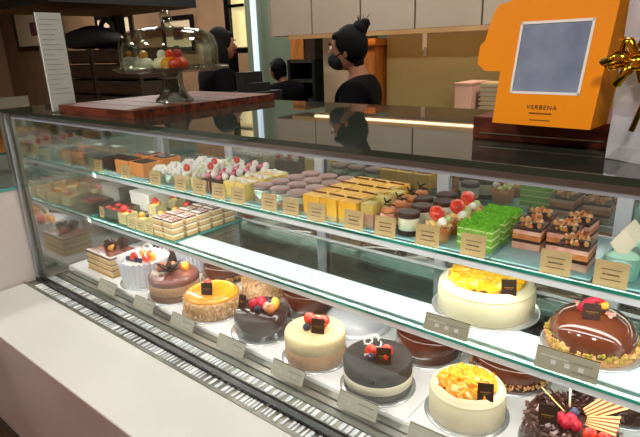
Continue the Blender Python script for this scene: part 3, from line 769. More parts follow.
# second row on deck
def back_cake(u, v, r, label, kind):
    p = atz(u, v, ZD); t = cake(label, p.x, p.y); board(t, r + .012)
    if kind == 'crumb': G().cyl((0, 0, .004), r, .05, 'nut_pale', seg=48, bev=.005).build('cake_body', t); crumbs(t, 420, lambda: r * math.sqrt(U(.0, 1.04)), lambda: .055, 'nut_pale', .005, m2='nut'); crumbs(t, 260, lambda: r, lambda: U(.006, .052), 'nut_pale', .005, m2='nut')
    elif kind == 'choc_crumb':
        G().lathe([(r, .004), (r, .04), (r * .97, .054), (r * .9, .058), (0, .059)], 'choc_milk', seg=48).build('cake_body', t); crumbs(t, 200, lambda: r + .003, lambda: U(.009, .022), 'nut', .004)
    elif kind == 'choc': G().lathe([(r, .004), (r, .05), (r * .97, .062), (r * .9, .066), (0, .067)], 'choc_gloss', seg=48).build('cake_body', t)
    elif kind == 'shav': G().cyl((0, 0, .004), r, .05, 'choc_matte', seg=48, bev=.005).build('cake_body', t); shav(t, 420, r, .008, .055)
    return t
back_cake(224, 277, .075, 'milk chocolate cake with crumb edge behind the orange glazed cake', 'choc_crumb')
t = back_cake(265, 292, .078, 'pale crumb covered cake behind the dark glossy chocolate cake', 'crumb'); plaque(t, (.02, -.03, .072), .2)
back_cake(307, 307, .080, 'plain glossy chocolate cake behind the beige two tone cake', 'choc')
back_cake(427, 350, .086, 'plain dark chocolate cake between the black crumb cake and mango cake', 'choc')
t = back_cake(509, 372, .092, 'red brown chocolate cake with crumb edge behind the small mango cake', 'choc_crumb'); add_ball(t, 'white_dot', (-.035, .02, .06), .008, 'white_cream')
back_cake(616, 402, .088, 'chocolate shaving cake behind the striped wafer cake', 'shav')
t = cake('dark cake with mixed fruit behind the pleated collar cake', -1.90, 1.245); board(t, .08)
G().cyl((0, 0, .004), .072, .055, 'choc_gloss', seg=40, bev=.005).build('cake_body', t)
for k in range(7): a = k * .9; add_ball(t, 'fruit', (.035 * math.cos(a), .035 * math.sin(a), .07), .013, ('strawberry', 'caramel', 'orange_jelly')[k % 3], jit=.25)
p = atz(197, 266, ZD); t = cake('plain white pleated collar cake in the back row', p.x, p.y); board(t, .08); frill(t, .072, .07); G().cyl((0, 0, .004), .064, .055, 'white_cream', seg=40).build('cake_body', t)
p = atz(357, 323, ZD); t = thing('glass_cover', 'low white empty cake plate with clear cover behind the black crumb cake', 'cake cover', (p.x, p.y, ZDK))
G().lathe([(.11, 0), (.112, .006), (.10, .008), (0, .008)], 'paper_frill', seg=48).build('plate', t)
G().lathe([(.098, .009), (.098, .03), (.08, .045), (.03, .05), (0, .05)], 'milky', seg=48, cap=False).build('cover', t)
# dome cake on the middle shelf
t = cake('shiny domed chocolate cake with nuts round the base on the middle shelf', -.203, 1.208, ZM + .0045); t.scale = (1.06, 1.06, 1.0); board(t, .103)
G().lathe([(.09, .003), (.09, .012), (.086, .016)], 'nut', seg=48).build('biscuit_base', t)
G().lathe([(.082, .012), (.087, .022), (.086, .042), (.078, .062), (.062, .078), (.038, .088), (.015, .091), (0, .091)], 'choc_milk', seg=64).build('chocolate_dome', t)
mat('pistachio_bit', '8e8e2c', .6, c2='c8a848', sc_=200)
crumbs(t, 260, lambda: U(.086, .093), lambda: U(.012, .030), 'nut', .006, m2='pistachio_bit')
plaque(t, (.0, -.038, .104), .1, w=.034, h=.036)
G().tube([(-.024, -.012, .088), (-.016, -.008, .108), (-.002, .0, .118), (.012, .004, .112)], .011, 'raspberry', seg=10, r2=.006).build('red_fruit', t, 'curved glossy red fruit')
for k in range(6): G().box((0, 0, 0), (.022, .006, .005), 'pink_cream', bev=.001).build('ruby_shard', t, loc=((-.04 + .006 * k) if k < 3 else .03, -.004 * k + .01, .094 - .002 * (k % 3)), rot=(U(-.4, .4), .3, U(0, 3)))
add_ball(t, 'gold_berry', (.014, .004, .106), .009, 'mango')
# ---------------------------------------------------------------- middle shelf, left: raised glass tray
zt_ = ZM + .0005
tag(G().b2((X0 + .02, 1.062, 0), (-1.602, 1.412, .009), 'shelf_glass', side='teal_edge').build('glass_tray', loc=(0, 0, zt_)), 'glass tray on the middle shelf under the mille-feuille slices', 'tray')
ZK = zt_ + .0095
# mille feuille
def millefeuille(label, loc):
    t = thing('mille_feuille', label, 'pastry', loc, group='mille-feuille slices on the glass tray'); t.scale = (1, 1, 1.35)
    z = .0
    for i, (m, h) in enumerate((('sponge', .010), ('cream', .006), ('sponge_choc', .002), ('sponge', .010), ('cream', .006), ('sponge_choc', .002), ('sponge', .010), ('cream', .005), ('choc_mauve', .004))):
        G().box((0, 0, z + h / 2), (.054 + U(-.001, .001), .050, h), m).build('pastry_layer' if i < 8 else 'icing', t); z += h
    g = G()
    for k in range(3): g.box((.002, -.014 + .015 * k, z + .0004), (.044, .0016, .0008), 'white_cream')
    g.box((-.024, 0, z + .0006), (.0015, .046, .0012), 'white_cream'); g.build('sugar_stripes', t)
    g = G()
    for k in range(7): g.ball((-.024 + .008 * k, -.0235, z + .002), .003, 'white_cream', u=6, v=5)
    g.build('sugar_dots', t)
    return t
prM = None; ordn = ['front', 'second', 'third', 'fourth', 'fifth']
for c in range(2):
    for r in range(5):
        x = -1.636 - c * .068; y = 1.095 + r * .064
        lab = f'{ordn[r]} mille-feuille slice ' + ('from the shelf front in the column along the tray edge' if c == 0 else 'from the shelf front in the left column beside the tarts')
        if r == 0: lab = lab.replace('front mille-feuille slice from the shelf front', 'frontmost mille-feuille slice')
        if prM is None: prM = millefeuille(lab, (x, y, ZK))
        else: copy(prM, (x, y, ZK), 0, lab)
# fruit tarts in kraft wraps
def wraptart(label, loc, k):
    t = thing('wrapped_tart', label, 'pastry', loc, group='fruit pastries in paper wraps')
    g = G()
    for sx in (-1, 1): g.box((sx * .028, 0, .022), (.002, .054, .044), 'kraft_light')
    for sy in (-1, 1): g.box((0, sy * .028, .022), (.058, .002, .044), 'kraft_light')
    g.build('paper_wrap', t); G().box((0, 0, .018), (.052, .052, .034), 'sponge').build('sponge', t)
    G().ball((0, 0, .038), .024, 'yellow_pale', sc3=(1, 1, .45), jit=.1).build('custard', t)
    if k % 2 == 0: add_strawberry(t, (-.008, -.006, .052), .013, (.8, .2, k))
    else: add_ball(t, 'orange_fruit', (-.006, -.006, .05), .012, 'orange_jelly', jit=.3)
    add_ball(t, 'berry', (.012, .004, .047), .008, ('raspberry', 'blueberry', 'mango')[k % 3])
k = 0
for (u, v, lab) in ((129, 222, 'wrapped fruit pastry with strawberry, front left beside the white box'), (146, 227, 'wrapped fruit pastry, front right next to the mille-feuille slices'),
                    (147, 210, 'wrapped fruit pastry in the second row, left'), (161, 213, 'wrapped fruit pastry in the second row, right'),
                    (160, 203, 'wrapped fruit pastry in the back row, left'), (176, 205, 'wrapped fruit pastry in the back row, middle'), (190, 203, 'wrapped fruit pastry in the back row, right')):
    p = atz(u, v, ZK); 
    p.x = min(max(p.x, -1.972), -1.785)
    wraptart(lab, (p.x, p.y, ZK), k) if k not in (3, 5, 6) or p.x < -1.75 and False else wraptart(lab, (-1.792, 1.16 + .068 * (k == 5) + .136 * (k == 6), ZK), k); k += 1
# white cake box and dark tray
A = atz(102, 192, ZK + .06); B = atz(128.5, 196.4, ZK + .06); C = atz(155.7, 190.8, ZK + .06)
t = thing('white_cake_box', 'closed white cardboard box on the middle shelf at left', 'box', (-2.09, 1.315, ZK)); t.scale = (1, 1, 1.25)
G().box((0, 0, .027), (.15, .15, .054), 'paper_white', bev=.001).build('carton', t); G().box((0, 0, .058), (.155, .155, .008), 'paper_white', bev=.001).build('lid', t)
G().cyl((0, 0, .0622), .012, .0006, 'steel_mid', seg=20).build('small_logo', t)
t = thing('filling_tray', 'grey tray of red filled tarts at the left end of the middle shelf', 'tray', (-2.105, 1.145, ZK))
g = G(); g.box((0, 0, .003), (.15, .11, .006), 'steel_mid'); 
for sx in (-1, 1): g.box((sx * .074, 0, .02), (.003, .11, .04), 'steel_mid')
for sy in (-1, 1): g.box((0, sy * .054, .02), (.15, .003, .04), 'steel_mid')
g.build('tray_body', t)
for i in range(2):
    for j in range(3):
        q = thing('red_tart', f'small red filled tart in the grey tray, {["front","back"][i]} row {["left","middle","right"][j]}', 'pastry', (-2.105 - .047 + .047 * j, 1.145 - .024 + .048 * i, ZK + .0065), group='red tarts in the grey tray')
        G().cyl((0, 0, 0), .016, .02, 'choc_matte', seg=16, r2=.021).build('shell', q); G().ball((0, 0, .021), .017, 'red_filling', sc3=(1, 1, .5)).build('filling', q)
# ---------------------------------------------------------------- upper shelf goods
ZQ = ZU + .0005
def acr(name, x0, x1, lab, mt='clear_plastic'):
    t = thing(name, lab, 'tray', ((x0 + x1) / 2, 1.268, ZQ)); w = x1 - x0
    G().box((0, 0, .0015), (w, .28, .003), 'tray_base').build('base', t)
    g = G(); g.box((-w / 2 + .0015, 0, .010), (.003, .28, .014), mt); g.box((w / 2 - .0015, 0, .010), (.003, .28, .014), mt); g.box((0, -.1385, .010), (w - .006, .003, .014), mt); g.box((0, .1385, .010), (w - .006, .003, .014), mt); g.build('rim', t)
tx = [-2.19, -1.84, -1.34, -.965, -.80, -.425, -.205, .10]
for i, lab in enumerate(('clear tray under the orange boxed cakes', 'clear tray under the cream cups and berry cakes', 'clear tray under the mauve topped cups', 'clear tray under the mango slices', 'clear tray under the ice cream sandwiches and green slices', 'clear tray under the nutty layered slabs', 'clear tray under the mint tubs')):
    acr('acrylic_tray', tx[i] + .003, tx[i + 1] - .003, lab + ' on the upper shelf')
ZQ2 = ZQ + .0035
# orange boxed cakes
def obox(lab, loc, m='orange_box', top='choc_milk', w=.10):
    t = thing('boxed_cake', lab, 'cake', loc, group='boxed square cakes on the upper shelf'); t.scale = (1, 1, 1.35)
    G().box((0, 0, .022), (w, .085, .044), m, bev=.002).build('box_wrap', t); G().box((0, 0, .0455), (w * .78, .065, .003), top).build('cake_top', t, 'dark cake top'); G().box((0, 0, .001), (w + .01, .095, .002), 'paper_white').build('card_base', t)
obox('dark boxed cake at the far left of the upper shelf', (-2.135, 1.185, ZQ2), 'choc_matte', w=.08)
obox('front orange boxed cake, left one, on the upper shelf', (-2.028, 1.185, ZQ2)); obox('front orange boxed cake, right one, on the upper shelf', (-1.918, 1.185, ZQ2))
obox('orange boxed cake in the second row, left one', (-2.06, 1.30, ZQ2)); obox('orange boxed cake in the second row, right one', (-1.94, 1.30, ZQ2))
# generic grid
def grid(fn, cells, name, labfn, grp, cat='pastry', s3=(1.05, 1.05, 1.3)):
    proto = None
    for i, (x, y) in enumerate(cells):
        lab = labfn(i)
        if proto is None:
            proto = thing(name, lab, cat, (x, y, ZQ2), group=grp); fn(proto); proto.scale = s3
        else: copy(proto, (x, y, ZQ2), U(-.08, .08), lab)
def dollops(n, R, z, r0, seed):
    rr = random.Random(seed); g = G()
    for k in range(n):
        a = k * 2.4; q = R * math.sqrt((k + .3) / n); g.ball((q * math.cos(a), q * math.sin(a), z + rr.uniform(0, .006) + (R - q) * .45), r0 * rr.uniform(.7, 1.1), 'white_cream', sc3=(1, 1, rr.uniform(.8, 1.3)), u=9, v=7, jit=.12)
    return g
def fn_cream(t):
    G().lathe([(.020, 0), (.026, .038), (.025, .038), (.019, .001)], 'clear_plastic', seg=20, cap=False).build('cup', t)
    G().lathe([(.018, .001), (.0235, .033)], 'kraft_light', seg=20).build('custard', t)
    dollops(9, .021, .040, .0095, 3).build('cream_swirl', t, 'white whipped cream')
rows = ['front', 'second', 'third', 'back']; cols = ['leftmost', 'second from left', 'third from left', 'fourth from left', 'fifth from left']
grid(fn_cream, [(-1.785 + .062 * c + .005 * r, 1.168 + .066 * r) for r in range(4) for c in range(3)], 'cream_cup', lambda i: f'white whipped cream cup, {rows[i // 3]} row, {["left", "middle", "right"][i % 3]} one', 'whipped cream cups on the upper shelf', s3=(1.08, 1.08, 1.12))
def fn_berry(t):
    G().box((0, 0, .018), (.046, .046, .036), 'kraft_light', bev=.001).build('cake_base', t); dollops(8, .018, .040, .009, 5).build('cream', t); add_strawberry(t, (0, -.006, .054), .010, (.9, .3, 0))
def fn_white(t):
    G().box((0, 0, .018), (.046, .046, .036), 'kraft_light', bev=.001).build('cake_base', t); dollops(9, .019, .040, .009, 8).build('cream', t); add_ball(t, 'green_leaf_sugar', (.01, -.01, .054), .006, 'pistachio_cream')
grid(fn_white, [(-1.598 + .056 * ((i + 1) % 2), 1.168 + .066 * i) for i in range(4)], 'cream_cake', lambda i: f'small white cream cake beside the strawberry cream cakes, {rows[i]} row', 'plain cream cakes on the upper shelf')
grid(fn_berry, [(-1.598 + .056 * (i % 2), 1.168 + .066 * i) for i in range(4)], 'strawberry_cake', lambda i: f'small strawberry cream cake, {rows[i]} row', 'strawberry cream cakes on the upper shelf')
def fn_maca(t):
    G().box((0, 0, .018), (.05, .05, .036), 'choc_matte', bev=.001).build('cake_base', t)
    g = G()
    for k in range(4): g.box((-.018 + .012 * k, -.0253, .018), (.005, .001, .032), 'pink_cream')
    g.build('pink_stripes', t); G().ball((-.008, -.006, .044), .010, 'pink', sc3=(1, 1, .7)).build('pink_macaron', t); G().ball((.014, .006, .048), .012, 'white_cream').build('white_truffle', t); add_ball(t, 'cherry', (-.012, .014, .044), .008, 'raspberry')
grid(fn_maca, [(-1.478 + .058 * (i % 2), 1.168 + .068 * (i // 2)) for i in range(8)], 'macaron_cake', lambda i: f'dark striped cake with pink macaron, {rows[i // 2]} row, {["left", "right"][i % 2]} one', 'striped macaron cakes on the upper shelf')
def fn_yel(t):
    G().box((0, 0, .022), (.05, .06, .044), 'yellow_pale', bev=.002).build('slice', t); G().ball((0, -.01, .049), .010, 'white_cream').build('cream_dot', t); G().box((.0, .01, .0455), (.046, .03, .003), 'cream').build('cream_top', t)
grid(fn_yel, [(-1.352 + .058 * (i % 2), 1.172 + .075 * (i // 2)) for i in range(6)], 'yellow_slice', lambda i: f'pale yellow cake slice, {rows[i // 2]} row, {["left", "right"][i % 2]} one', 'pale yellow slices on the upper shelf')
def fn_pcup(t):
    G().lathe([(.024, 0), (.029, .046), (.028, .046), (.023, .001)], 'clear_plastic', seg=24, cap=False).build('cup', t)
    G().lathe([(.022, .001), (.025, .022)], 'coffee_mousse', seg=24).build('lower_mousse', t); G().lathe([(.0252, .022), (.027, .038)], 'cream', seg=24).build('cream_layer', t); G().lathe([(.0272, .038), (.028, .047), (.024, .050), (0, .051)], 'purple', seg=24).build('mauve_top', t)
grid(fn_pcup, [(-1.212 + .078 * (i % 3) + .008 * (i // 3), 1.168 + .072 * (i // 3)) for i in range(12)], 'mousse_cup', lambda i: f'mauve topped mousse cup, {rows[i // 3]} row, {["left", "middle", "right"][i % 3]} one', 'mauve topped mousse cups on the upper shelf', s3=(1.2, 1.2, 1.25))
def fn_mslice(t):
    G().box((0, 0, .006), (.058, .066, .012), 'sponge').build('biscuit_base', t); G().box((0, 0, .032), (.058, .066, .040), 'yellow_mousse', bev=.002).build('mango_mousse', t); G().box((.0, .006, .0535), (.05, .006, .003), 'wafer_dark').build('chocolate_strip', t)
grid(fn_mslice, [(-.975 + .066 * (i % 3) + .004 * (i // 3), 1.166 + .0695 * (i // 3)) for i in range(12)], 'mango_slice', lambda i: f'yellow mango mousse slice, {rows[i // 3]} row, {["left", "middle", "right"][i % 3]} one', 'mango mousse slices on the upper shelf')
def fn_parf(t):
    G().box((0, 0, .03), (.044, .044, .06), 'clear_plastic').build('clear_sleeve', t); G().box((0, 0, .015), (.038, .038, .03), 'pink_cream').build('pink_layer', t); G().box((0, 0, .041), (.038, .038, .022), 'yellow_pale').build('yellow_layer', t)
grid(fn_parf, [(-.785, 1.166 + .07 * i) for i in range(3)], 'sleeve_parfait', lambda i: f'pink and yellow parfait in clear sleeve, {rows[i]} one', 'sleeved parfaits on the upper shelf')
def fn_curl(t):
    g = G()
    for k in range(4): g.lathe([(.021 - .002 * k, 0), (.024 - .002 * k, .006), (.021 - .002 * k, .011)], 'caramel' if k % 2 else 'pink_cream', c=(.002 * (k % 2), 0, .0125 * k), seg=24)
    g.build('rolled_layers', t)
    for k in range(5): G().box((0, 0, 0), (.018, .004, .003), 'plaque', bev=.0008).build('chocolate_curl', t, loc=(U(-.01, .01), U(-.01, .01), .053 + .003 * k), rot=(U(-.4, .4), U(-.4, .4), k * .8))
grid(fn_curl, [(-.730 - .002 * i, 1.165 + .066 * i) for i in range(4)], 'rolled_pastry', lambda i: f'caramel pink rolled pastry with chocolate curls, {rows[i]} one', 'rolled pastries on the upper shelf')
def fn_sand(t):
    G().cyl((0, 0, 0), .028, .011, 'oreo', seg=28, bev=.002).build('lower_biscuit', t); G().cyl((0, 0, .011), .0265, .026, 'cream', seg=28, bev=.001).build('cream_filling', t); G().cyl((0, 0, .037), .028, .011, 'choc_matte', seg=28, bev=.003).build('upper_biscuit', t)
def sand_pos():
    out = []
    for u, v in ((415, 231), (425, 219), (417, 204), (441, 212), (434, 201)): p = atz(u, v - 4, ZQ2); out.append((p.x, min(max(p.y, 1.16), 1.38)))
    return out
sl = ['front one beside the kraft tag', 'second one behind the front', 'left one in the back', 'one behind the strawberry tart', 'farthest one']
grid(fn_sand, [(-.665, 1.168), (-.664, 1.24), (-.700, 1.31), (-.635, 1.315), (-.66, 1.38)], 'cream_sandwich', lambda i: 'round chocolate and cream ice cream sandwich, ' + sl[i], 'ice cream sandwiches on the upper shelf')
def fn_tart(t):
    G().lathe([(.024, 0), (.032, .03), (.030, .036), (.025, .034), (0, .034)], 'caramel', seg=28, wob=lambda r, z, a, j: r * (1 + .03 * math.sin(14 * a))).build('tart_shell', t)
    G().ball((0, 0, .037), .025, 'yellow_pale', sc3=(1, 1, .45)).build('custard', t)
    crumbs(t, 90, lambda: U(.022, .031), lambda: U(.030, .042), 'nut_pale', .0035, 'nut_rim', m2='caramel')
    add_strawberry(t, (-.004, -.004, .057), .015, (.5, .3, 0)); add_ball(t, 'white_truffle', (.014, -.012, .047), .009, 'white_cream'); add_ball(t, 'white_truffle', (-.016, .012, .047), .009, 'white_cream'); add_ball(t, 'green_grape', (.012, .014, .047), .008, 'pistachio_cream')
grid(fn_tart, [(-.578, 1.168), (-.560, 1.25), (-.57, 1.335)], 'strawberry_tart', lambda i: 'nut rimmed strawberry tart, ' + ['front one behind the kraft tag', 'middle one left of the green slices', 'farthest one'][i], 'strawberry tarts on the upper shelf', s3=(1.15, 1.15, 1.15))
def fn_pist(t):
    z = 0
    for m, h in (('pistachio_cake', .010), ('pistachio_cream', .004), ('pistachio_cake', .010), ('pistachio_cream', .004), ('pistachio_cake', .010), ('pistachio_cream', .003)):
        G().box((0, 0, z + h / 2), (.084, .046, h), m).build('cake_layer', t); z += h
    G().box((0, 0, z + .003), (.085, .047, .007), 'pistachio', bev=.002).build('crumb_top', t)
    g = G()
    for k in range(150): g.ico((U(-.041, .041), U(-.022, .022), z + .007), U(.002, .0035), 'pistachio', jit=.4)
    for k in range(60): g.ico((U(-.041, .041), -.0235, U(.004, z)), U(.001, .002), 'pistachio', jit=.4)
    o = g.build('green_crumbs', t); o['kind'] = 'stuff'
grid(fn_pist, [(-.473, 1.172), (-.472, 1.245), (-.470, 1.32)], 'pistachio_slice', lambda i: 'bright green pistachio layer slice, ' + ['front one behind the kraft tag', 'middle one', 'back one'][i], 'green pistachio slices on the upper shelf')
def fn_nutslab(t):
    z = 0
    for m, h in (('pink_cream', .013), ('choc_matte', .006), ('caramel', .010), ('pink_cream', .008), ('choc_matte', .005)):
        G().box((0, 0, z + h / 2), (.062, .075, h), m, bev=.001).build('cake_layer', t); z += h
    g = G()
    for k in range(40): g.ico((U(-.026, .026), U(-.03, .034), z + U(.001, .006)), U(.003, .006), random.choice(('nut_pale', 'caramel', 'nut')), jit=.5)
    o = g.build('nut_topping', t); o['kind'] = 'stuff'
    G().poly([(-.028, -.008), (.03, -.002), (.028, .008), (-.02, .004)], .0025, 'plaque', c=(0, -.02, z + .006), rot=(.1, 0, .1)).build('chocolate_shard', t)
grid(fn_nutslab, [(-.255, 1.195), (-.375, 1.26), (-.302, 1.28), (-.38, 1.35), (-.290, 1.365)], 'nut_slab', lambda i: 'layered chocolate slab with nut topping, ' + ['front one behind the kraft tag', 'middle row left', 'middle row right', 'back row left', 'back row right'][i], 'nut topped slabs on the upper shelf')
def fn_tub(t):
    G().lathe([(.030, 0), (.036, .04), (.035, .04), (.029, .001)], 'clear_plastic', seg=28, cap=False).build('tub', t); G().lathe([(.028, .001), (.033, .034), (.02, .042), (0, .043)], 'mint_tub', seg=28).build('mint_mousse', t)
    G().box((0, 0, 0), (.034, .0025, .034), 'cream', bev=.0005).build('white_chocolate', t, 'white chocolate square', loc=(-.004, -.006, .058), rot=(-.3, .75, .1))
grid(fn_tub, [(-.160, 1.178), (-.08, 1.18), (-.155, 1.262), (-.075, 1.265), (.0, 1.18)], 'mint_tub', lambda i: 'mint green mousse tub, ' + ['front one at the right edge behind the kraft tag', 'second one in front row', 'left one in second row', 'right one in second row', 'third one in front row'][i], 'mint mousse tubs on the upper shelf')
# ---------------------------------------------------------------- kraft price tags
def lines(g, w, h, n=3):
    for j in range(n):
        zc = h * (.68 - .20 * j); x = -w * .30 + .06 * w * (j % 2); th = h * (.035 if j != 1 else .06)
        while x < w * (.30 - .05 * (j % 2)):
            ww = U(.02, .05) * w; g.b2((x, -.0012, zc - th / 2), (x + ww, -.0008, zc + th / 2), 'print_dark'); x += ww + .012 * w
def ktag(x, y, z, label, w=.062, h=.054, rz=None, group='kraft price tags on the upper shelf', m='kraft', tilt=-.12, nm='price_tag'):
    t = thing(nm, label, 'price tag', (x, y, z), rz=U(-.03, .10) if rz is None else rz, group=group)
    c = G().box((0, 0, h / 2), (w, .0014, h), m).build('card', t, rot=(tilt, 0, 0)); g = G(); lines(g, w, h); g.build('printed_lines', c)
    G().box((0, .008, .0015), (w * .7, .018, .003), 'clear_plastic').build('holder', t)
    return t
kt = [(113, 172, 'of the orange boxed cakes, left'), (140, 178, 'of the orange boxed cakes, right'), (169, 184.5, 'of the cream cups, left'), (190, 191, 'of the cream cups, right'), (209.6, 195, 'before the strawberry cream cakes'),
      (229, 199, 'before the striped macaron cakes'), (249, 203, 'before the pale yellow slices'), (277.6, 210.5, 'before the mauve topped cups, left'), (299.5, 215, 'before the mauve topped cups, right'), (327, 219.5, 'before the mango slices'),
      (366, 226.5, 'before the sleeved parfait'), (398, 232.5, 'before the ice cream sandwiches'), (438, 242, 'before the strawberry tart'), (479, 254, 'before the green pistachio slices'), (560, 271, 'before the nut topped slabs'), (614, 282, 'at the right edge before the mint tubs')]
for u, v, l in kt:
    p = atz(u, v - 3, ZU); ktag(p.x, 1.119, ZU + .0008, 'kraft price tag ' + l, rz=U(.02, .12))
p = atz(104, 222, ZK); ktag(-2.13, 1.074, ZK, 'small kraft tag on the grey tray of red tarts', .03, .045, group=None)
for i, (u, l) in enumerate(((125, 'under the wrapped fruit pastries, left'), (143, 'under the wrapped fruit pastries, right'), (161, 'before the left mille-feuille column'))):
    p = atz(u, 230, ZK); ktag(p.x, 1.064, ZK, 'pale kraft price tag ' + l, .05, .045, group='pale tags on the middle shelf', m='kraft_light', rz=.05)
# silver acrylic name holders
def holder(x, y, z, label, w=.115, h=.042, grp='grey name holders on the bottom deck', pm='tag_silver'):
    t = thing('name_holder', label, 'name holder', (x, y, z), rz=.03, group=grp)
    c = G().box((0, 0, h / 2), (w, .003, h), pm, bev=.0006).build('plate', t, loc=(0, 0, .0015), rot=(-.45, 0, 0))
    g = G(); x_ = -w * .42
    while x_ < w * .40:
        ww = U(.003, .008); g.b2((x_, -.0021, h * .62), (x_ + ww, -.0016, h * .68), 'paper_grey' if x_ < 0 else 'steel_dark'); x_ += ww + .0018
    for q in (-.2, .02, .24): g.box((q * w, -.0018, h * .42), (.010, .0006, .009), 'paper_grey')
    x_ = w * .1
    while x_ < w * .40:
        ww = U(.003, .006); g.b2((x_, -.0021, h * .22), (x_ + ww, -.0016, h * .27), 'steel_dark'); x_ += ww + .0016
    g.build('printed_lines', c); G().box((0, .0015, h), (w, .006, .002), 'chrome').build('top_edge', c); G().box((0, .012, .0015), (w, .022, .003), 'clear_plastic').build('foot', t)
for u, v, l in ((109, 291, 'before the square layered cake'), (145, 309, 'before the pleated collar cake'), (182, 328, 'before the mauve star cake'), (228, 353, 'before the orange glazed cake'), (283, 382, 'before the dark glossy chocolate cake'), (353, 416, 'before the beige two tone cake'), (432, 446, 'before the black crumb cake')):
    p = atz(u, v, ZD); holder(p.x, .878, ZS + .0105, 'long grey name holder ' + l)
p = atz(446, 334, ZM); holder(p.x, 1.056, ZM + .0008, 'long grey name holder before the large mango cake', grp='grey name holders on the middle shelf', pm='tag_dark')
p = atz(566, 372, ZM); holder(p.x, 1.056, ZM + .0008, 'long grey name holder before the domed chocolate cake', w=.125, h=.046, grp='grey name holders on the middle shelf', pm='tag_dark')
# ---------------------------------------------------------------- people
def skin_mesh(verts, edges, radii):
    me = bpy.data.meshes.new('tmp'); me.from_pydata(verts, edges, []); o = bpy.data.objects.new('tmp', me); COL.objects.link(o)
    md = o.modifiers.new('s', 'SKIN'); 
    for i, r in enumerate(radii): me.skin_vertices[0].data[i].radius = (r if isinstance(r, tuple) else (r, r))
    me.skin_vertices[0].data[0].use_root = True
    s2 = o.modifiers.new('d', 'SUBSURF'); s2.levels = 2; s2.render_levels = 2
    dg = bpy.context.evaluated_depsgraph_get(); out = bpy.data.meshes.new_from_object(o.evaluated_get(dg)); bpy.data.objects.remove(o); return out
def person(label, loc, rz, pose, H=1.62, mask=True, style='bun', cloth='cloth_black', lean=0.0):
    """local: faces -Y, x to its left/right; z up from the floor"""
    k = H / 1.65
    def P(x, y, z): return (x * k, (y - lean * max(0, z - .9)) * k, z * k)
    V = []; E = []; R = []
    def add(p, r, par=None):
        V.append(P(*p)); R.append(r * k if not isinstance(r, tuple) else tuple(q * k for q in r)); 
        if par is not None: E.append((par, len(V) - 1))
        return len(V) - 1
    pel = add((0, 0, .92), (.15, .11)); wa = add((0, 0, 1.06), (.125, .10), pel); ch = add((0, .0, 1.22), (.15, .11), wa); sh = add((0, .01, 1.33), (.11, .085), ch); nk = add((0, .0, 1.41), .05, sh); nk2 = add((0, -.015, 1.47), .05, nk)
    hands = []; body_ids = []
    for s in (-1, 1):
        hp = add((s * .09, 0, .85), .09, pel); kn = add((s * .10, -.01, .48), .062, hp); an = add((s * .10, .02, .08), .045, kn); ft = add((s * .11, -.12, .035), .04, an)
        so = add((s * .17, .01, 1.34), .058, sh); el, wr = pose[0 if s < 0 else 1]
        e = add(el, .044, so); w_ = add(wr, .03, e); hands.append((Vector(P(*el)), Vector(P(*wr)), s))
    body = skin_mesh(V, E, [tuple(q * .88 for q in (r if isinstance(r, tuple) else (r, r))) for r in R])
    clo_ids = [i for i in range(len(V)) if i not in (nk2,)]
    Vc = [V[i] for i in clo_ids]; mp = {o: n for n, o in enumerate(clo_ids)}; Ec = [(mp[a], mp[b]) for a, b in E if a in mp and b in mp]
    # sleeves stop before the wrist
    Rc = [R[i] for i in clo_ids]
    Vc2 = list(Vc)
    cl = skin_mesh(Vc2, Ec, [tuple((q + .012) for q in (r if isinstance(r, tuple) else (r, r))) for r in Rc])
    t = thing('person', label, 'person', loc, rz)
    g = G(); g.m.append('skin'); g.b.from_mesh(body); 
    hc = Vector(P(0, -.055, 1.525)); k0 = k; k = k * .84
    g.ball(hc, .1 * k, 'skin', sc3=(.78, .95, 1.12), u=24, v=16); g.ball(hc + Vector((0, -.035, -.055)) * k, .06 * k, 'skin', sc3=(.85, .85, .9))
    g.ball(hc + Vector((0, -.1, -.018)) * k, .016 * k, 'skin', sc3=(.8, 1.1, 1.3))
    for s in (-1, 1): g.ball(hc + Vector((s * .078, .01, -.01)) * k, .022 * k, 'skin', sc3=(.4, .8, 1.3))
    k, kh = k0, k
    for el, wr, s in hands:
        d = (wr - el).normalized(); q = d.to_track_quat('Z', 'Y'); pc = wr + d * .045 * k
        g.ball(pc, .04 * k, 'skin', sc3=(.95, .45, 1.15), rot=q.to_euler())
        for i in range(4):
            o_ = q @ Vector(((-.027 + .018 * i) * k, 0, .04 * k)); l = (.065, .075, .07, .055)[i] * k; cv = q @ Vector((0, -.025 * k, 0))
            g.tube([pc + o_ * .8, pc + o_ + d * l * .5 + cv * .3, pc + o_ + d * l + cv], .0085 * k, 'skin', seg=7, r2=.0065 * k)
        o_ = q @ Vector((-s * .036 * k, 0, -.01)); g.tube([pc + o_ * .7, pc + o_ * 1.3 + d * .025 * k, pc + o_ * 1.35 + d * .05 * k], .0095 * k, 'skin', seg=7, r2=.008 * k)
    bo = g.build('body', t); bo.modifiers.new('r', 'REMESH').mode = 'VOXEL'; bo.modifiers['r'].voxel_size = .007; bo.modifiers['r'].use_smooth_shade = True
    cl.name = 'clothing'; cl.materials.clear(); cl.materials.append(MATS[cloth]); 
    co = bpy.data.objects.new('clothing', cl); COL.objects.link(co); co.parent = t; co['label'] = 'plain black work clothes'
    for p_ in cl.polygons: p_.use_smooth = True
    # eyes, brows
    k = kh
    for s in (-1, 1):
        G().ball((0, 0, 0), .011 * k, 'paper_white', u=10, v=8).build('eye', t, loc=hc + Vector((s * .032, -.083, .012)) * k)
        G().box((0, 0, 0), (.03 * k, .006, .006), 'hair').build('eyebrow', t, loc=hc + Vector((s * .033, -.092, .034)) * k)
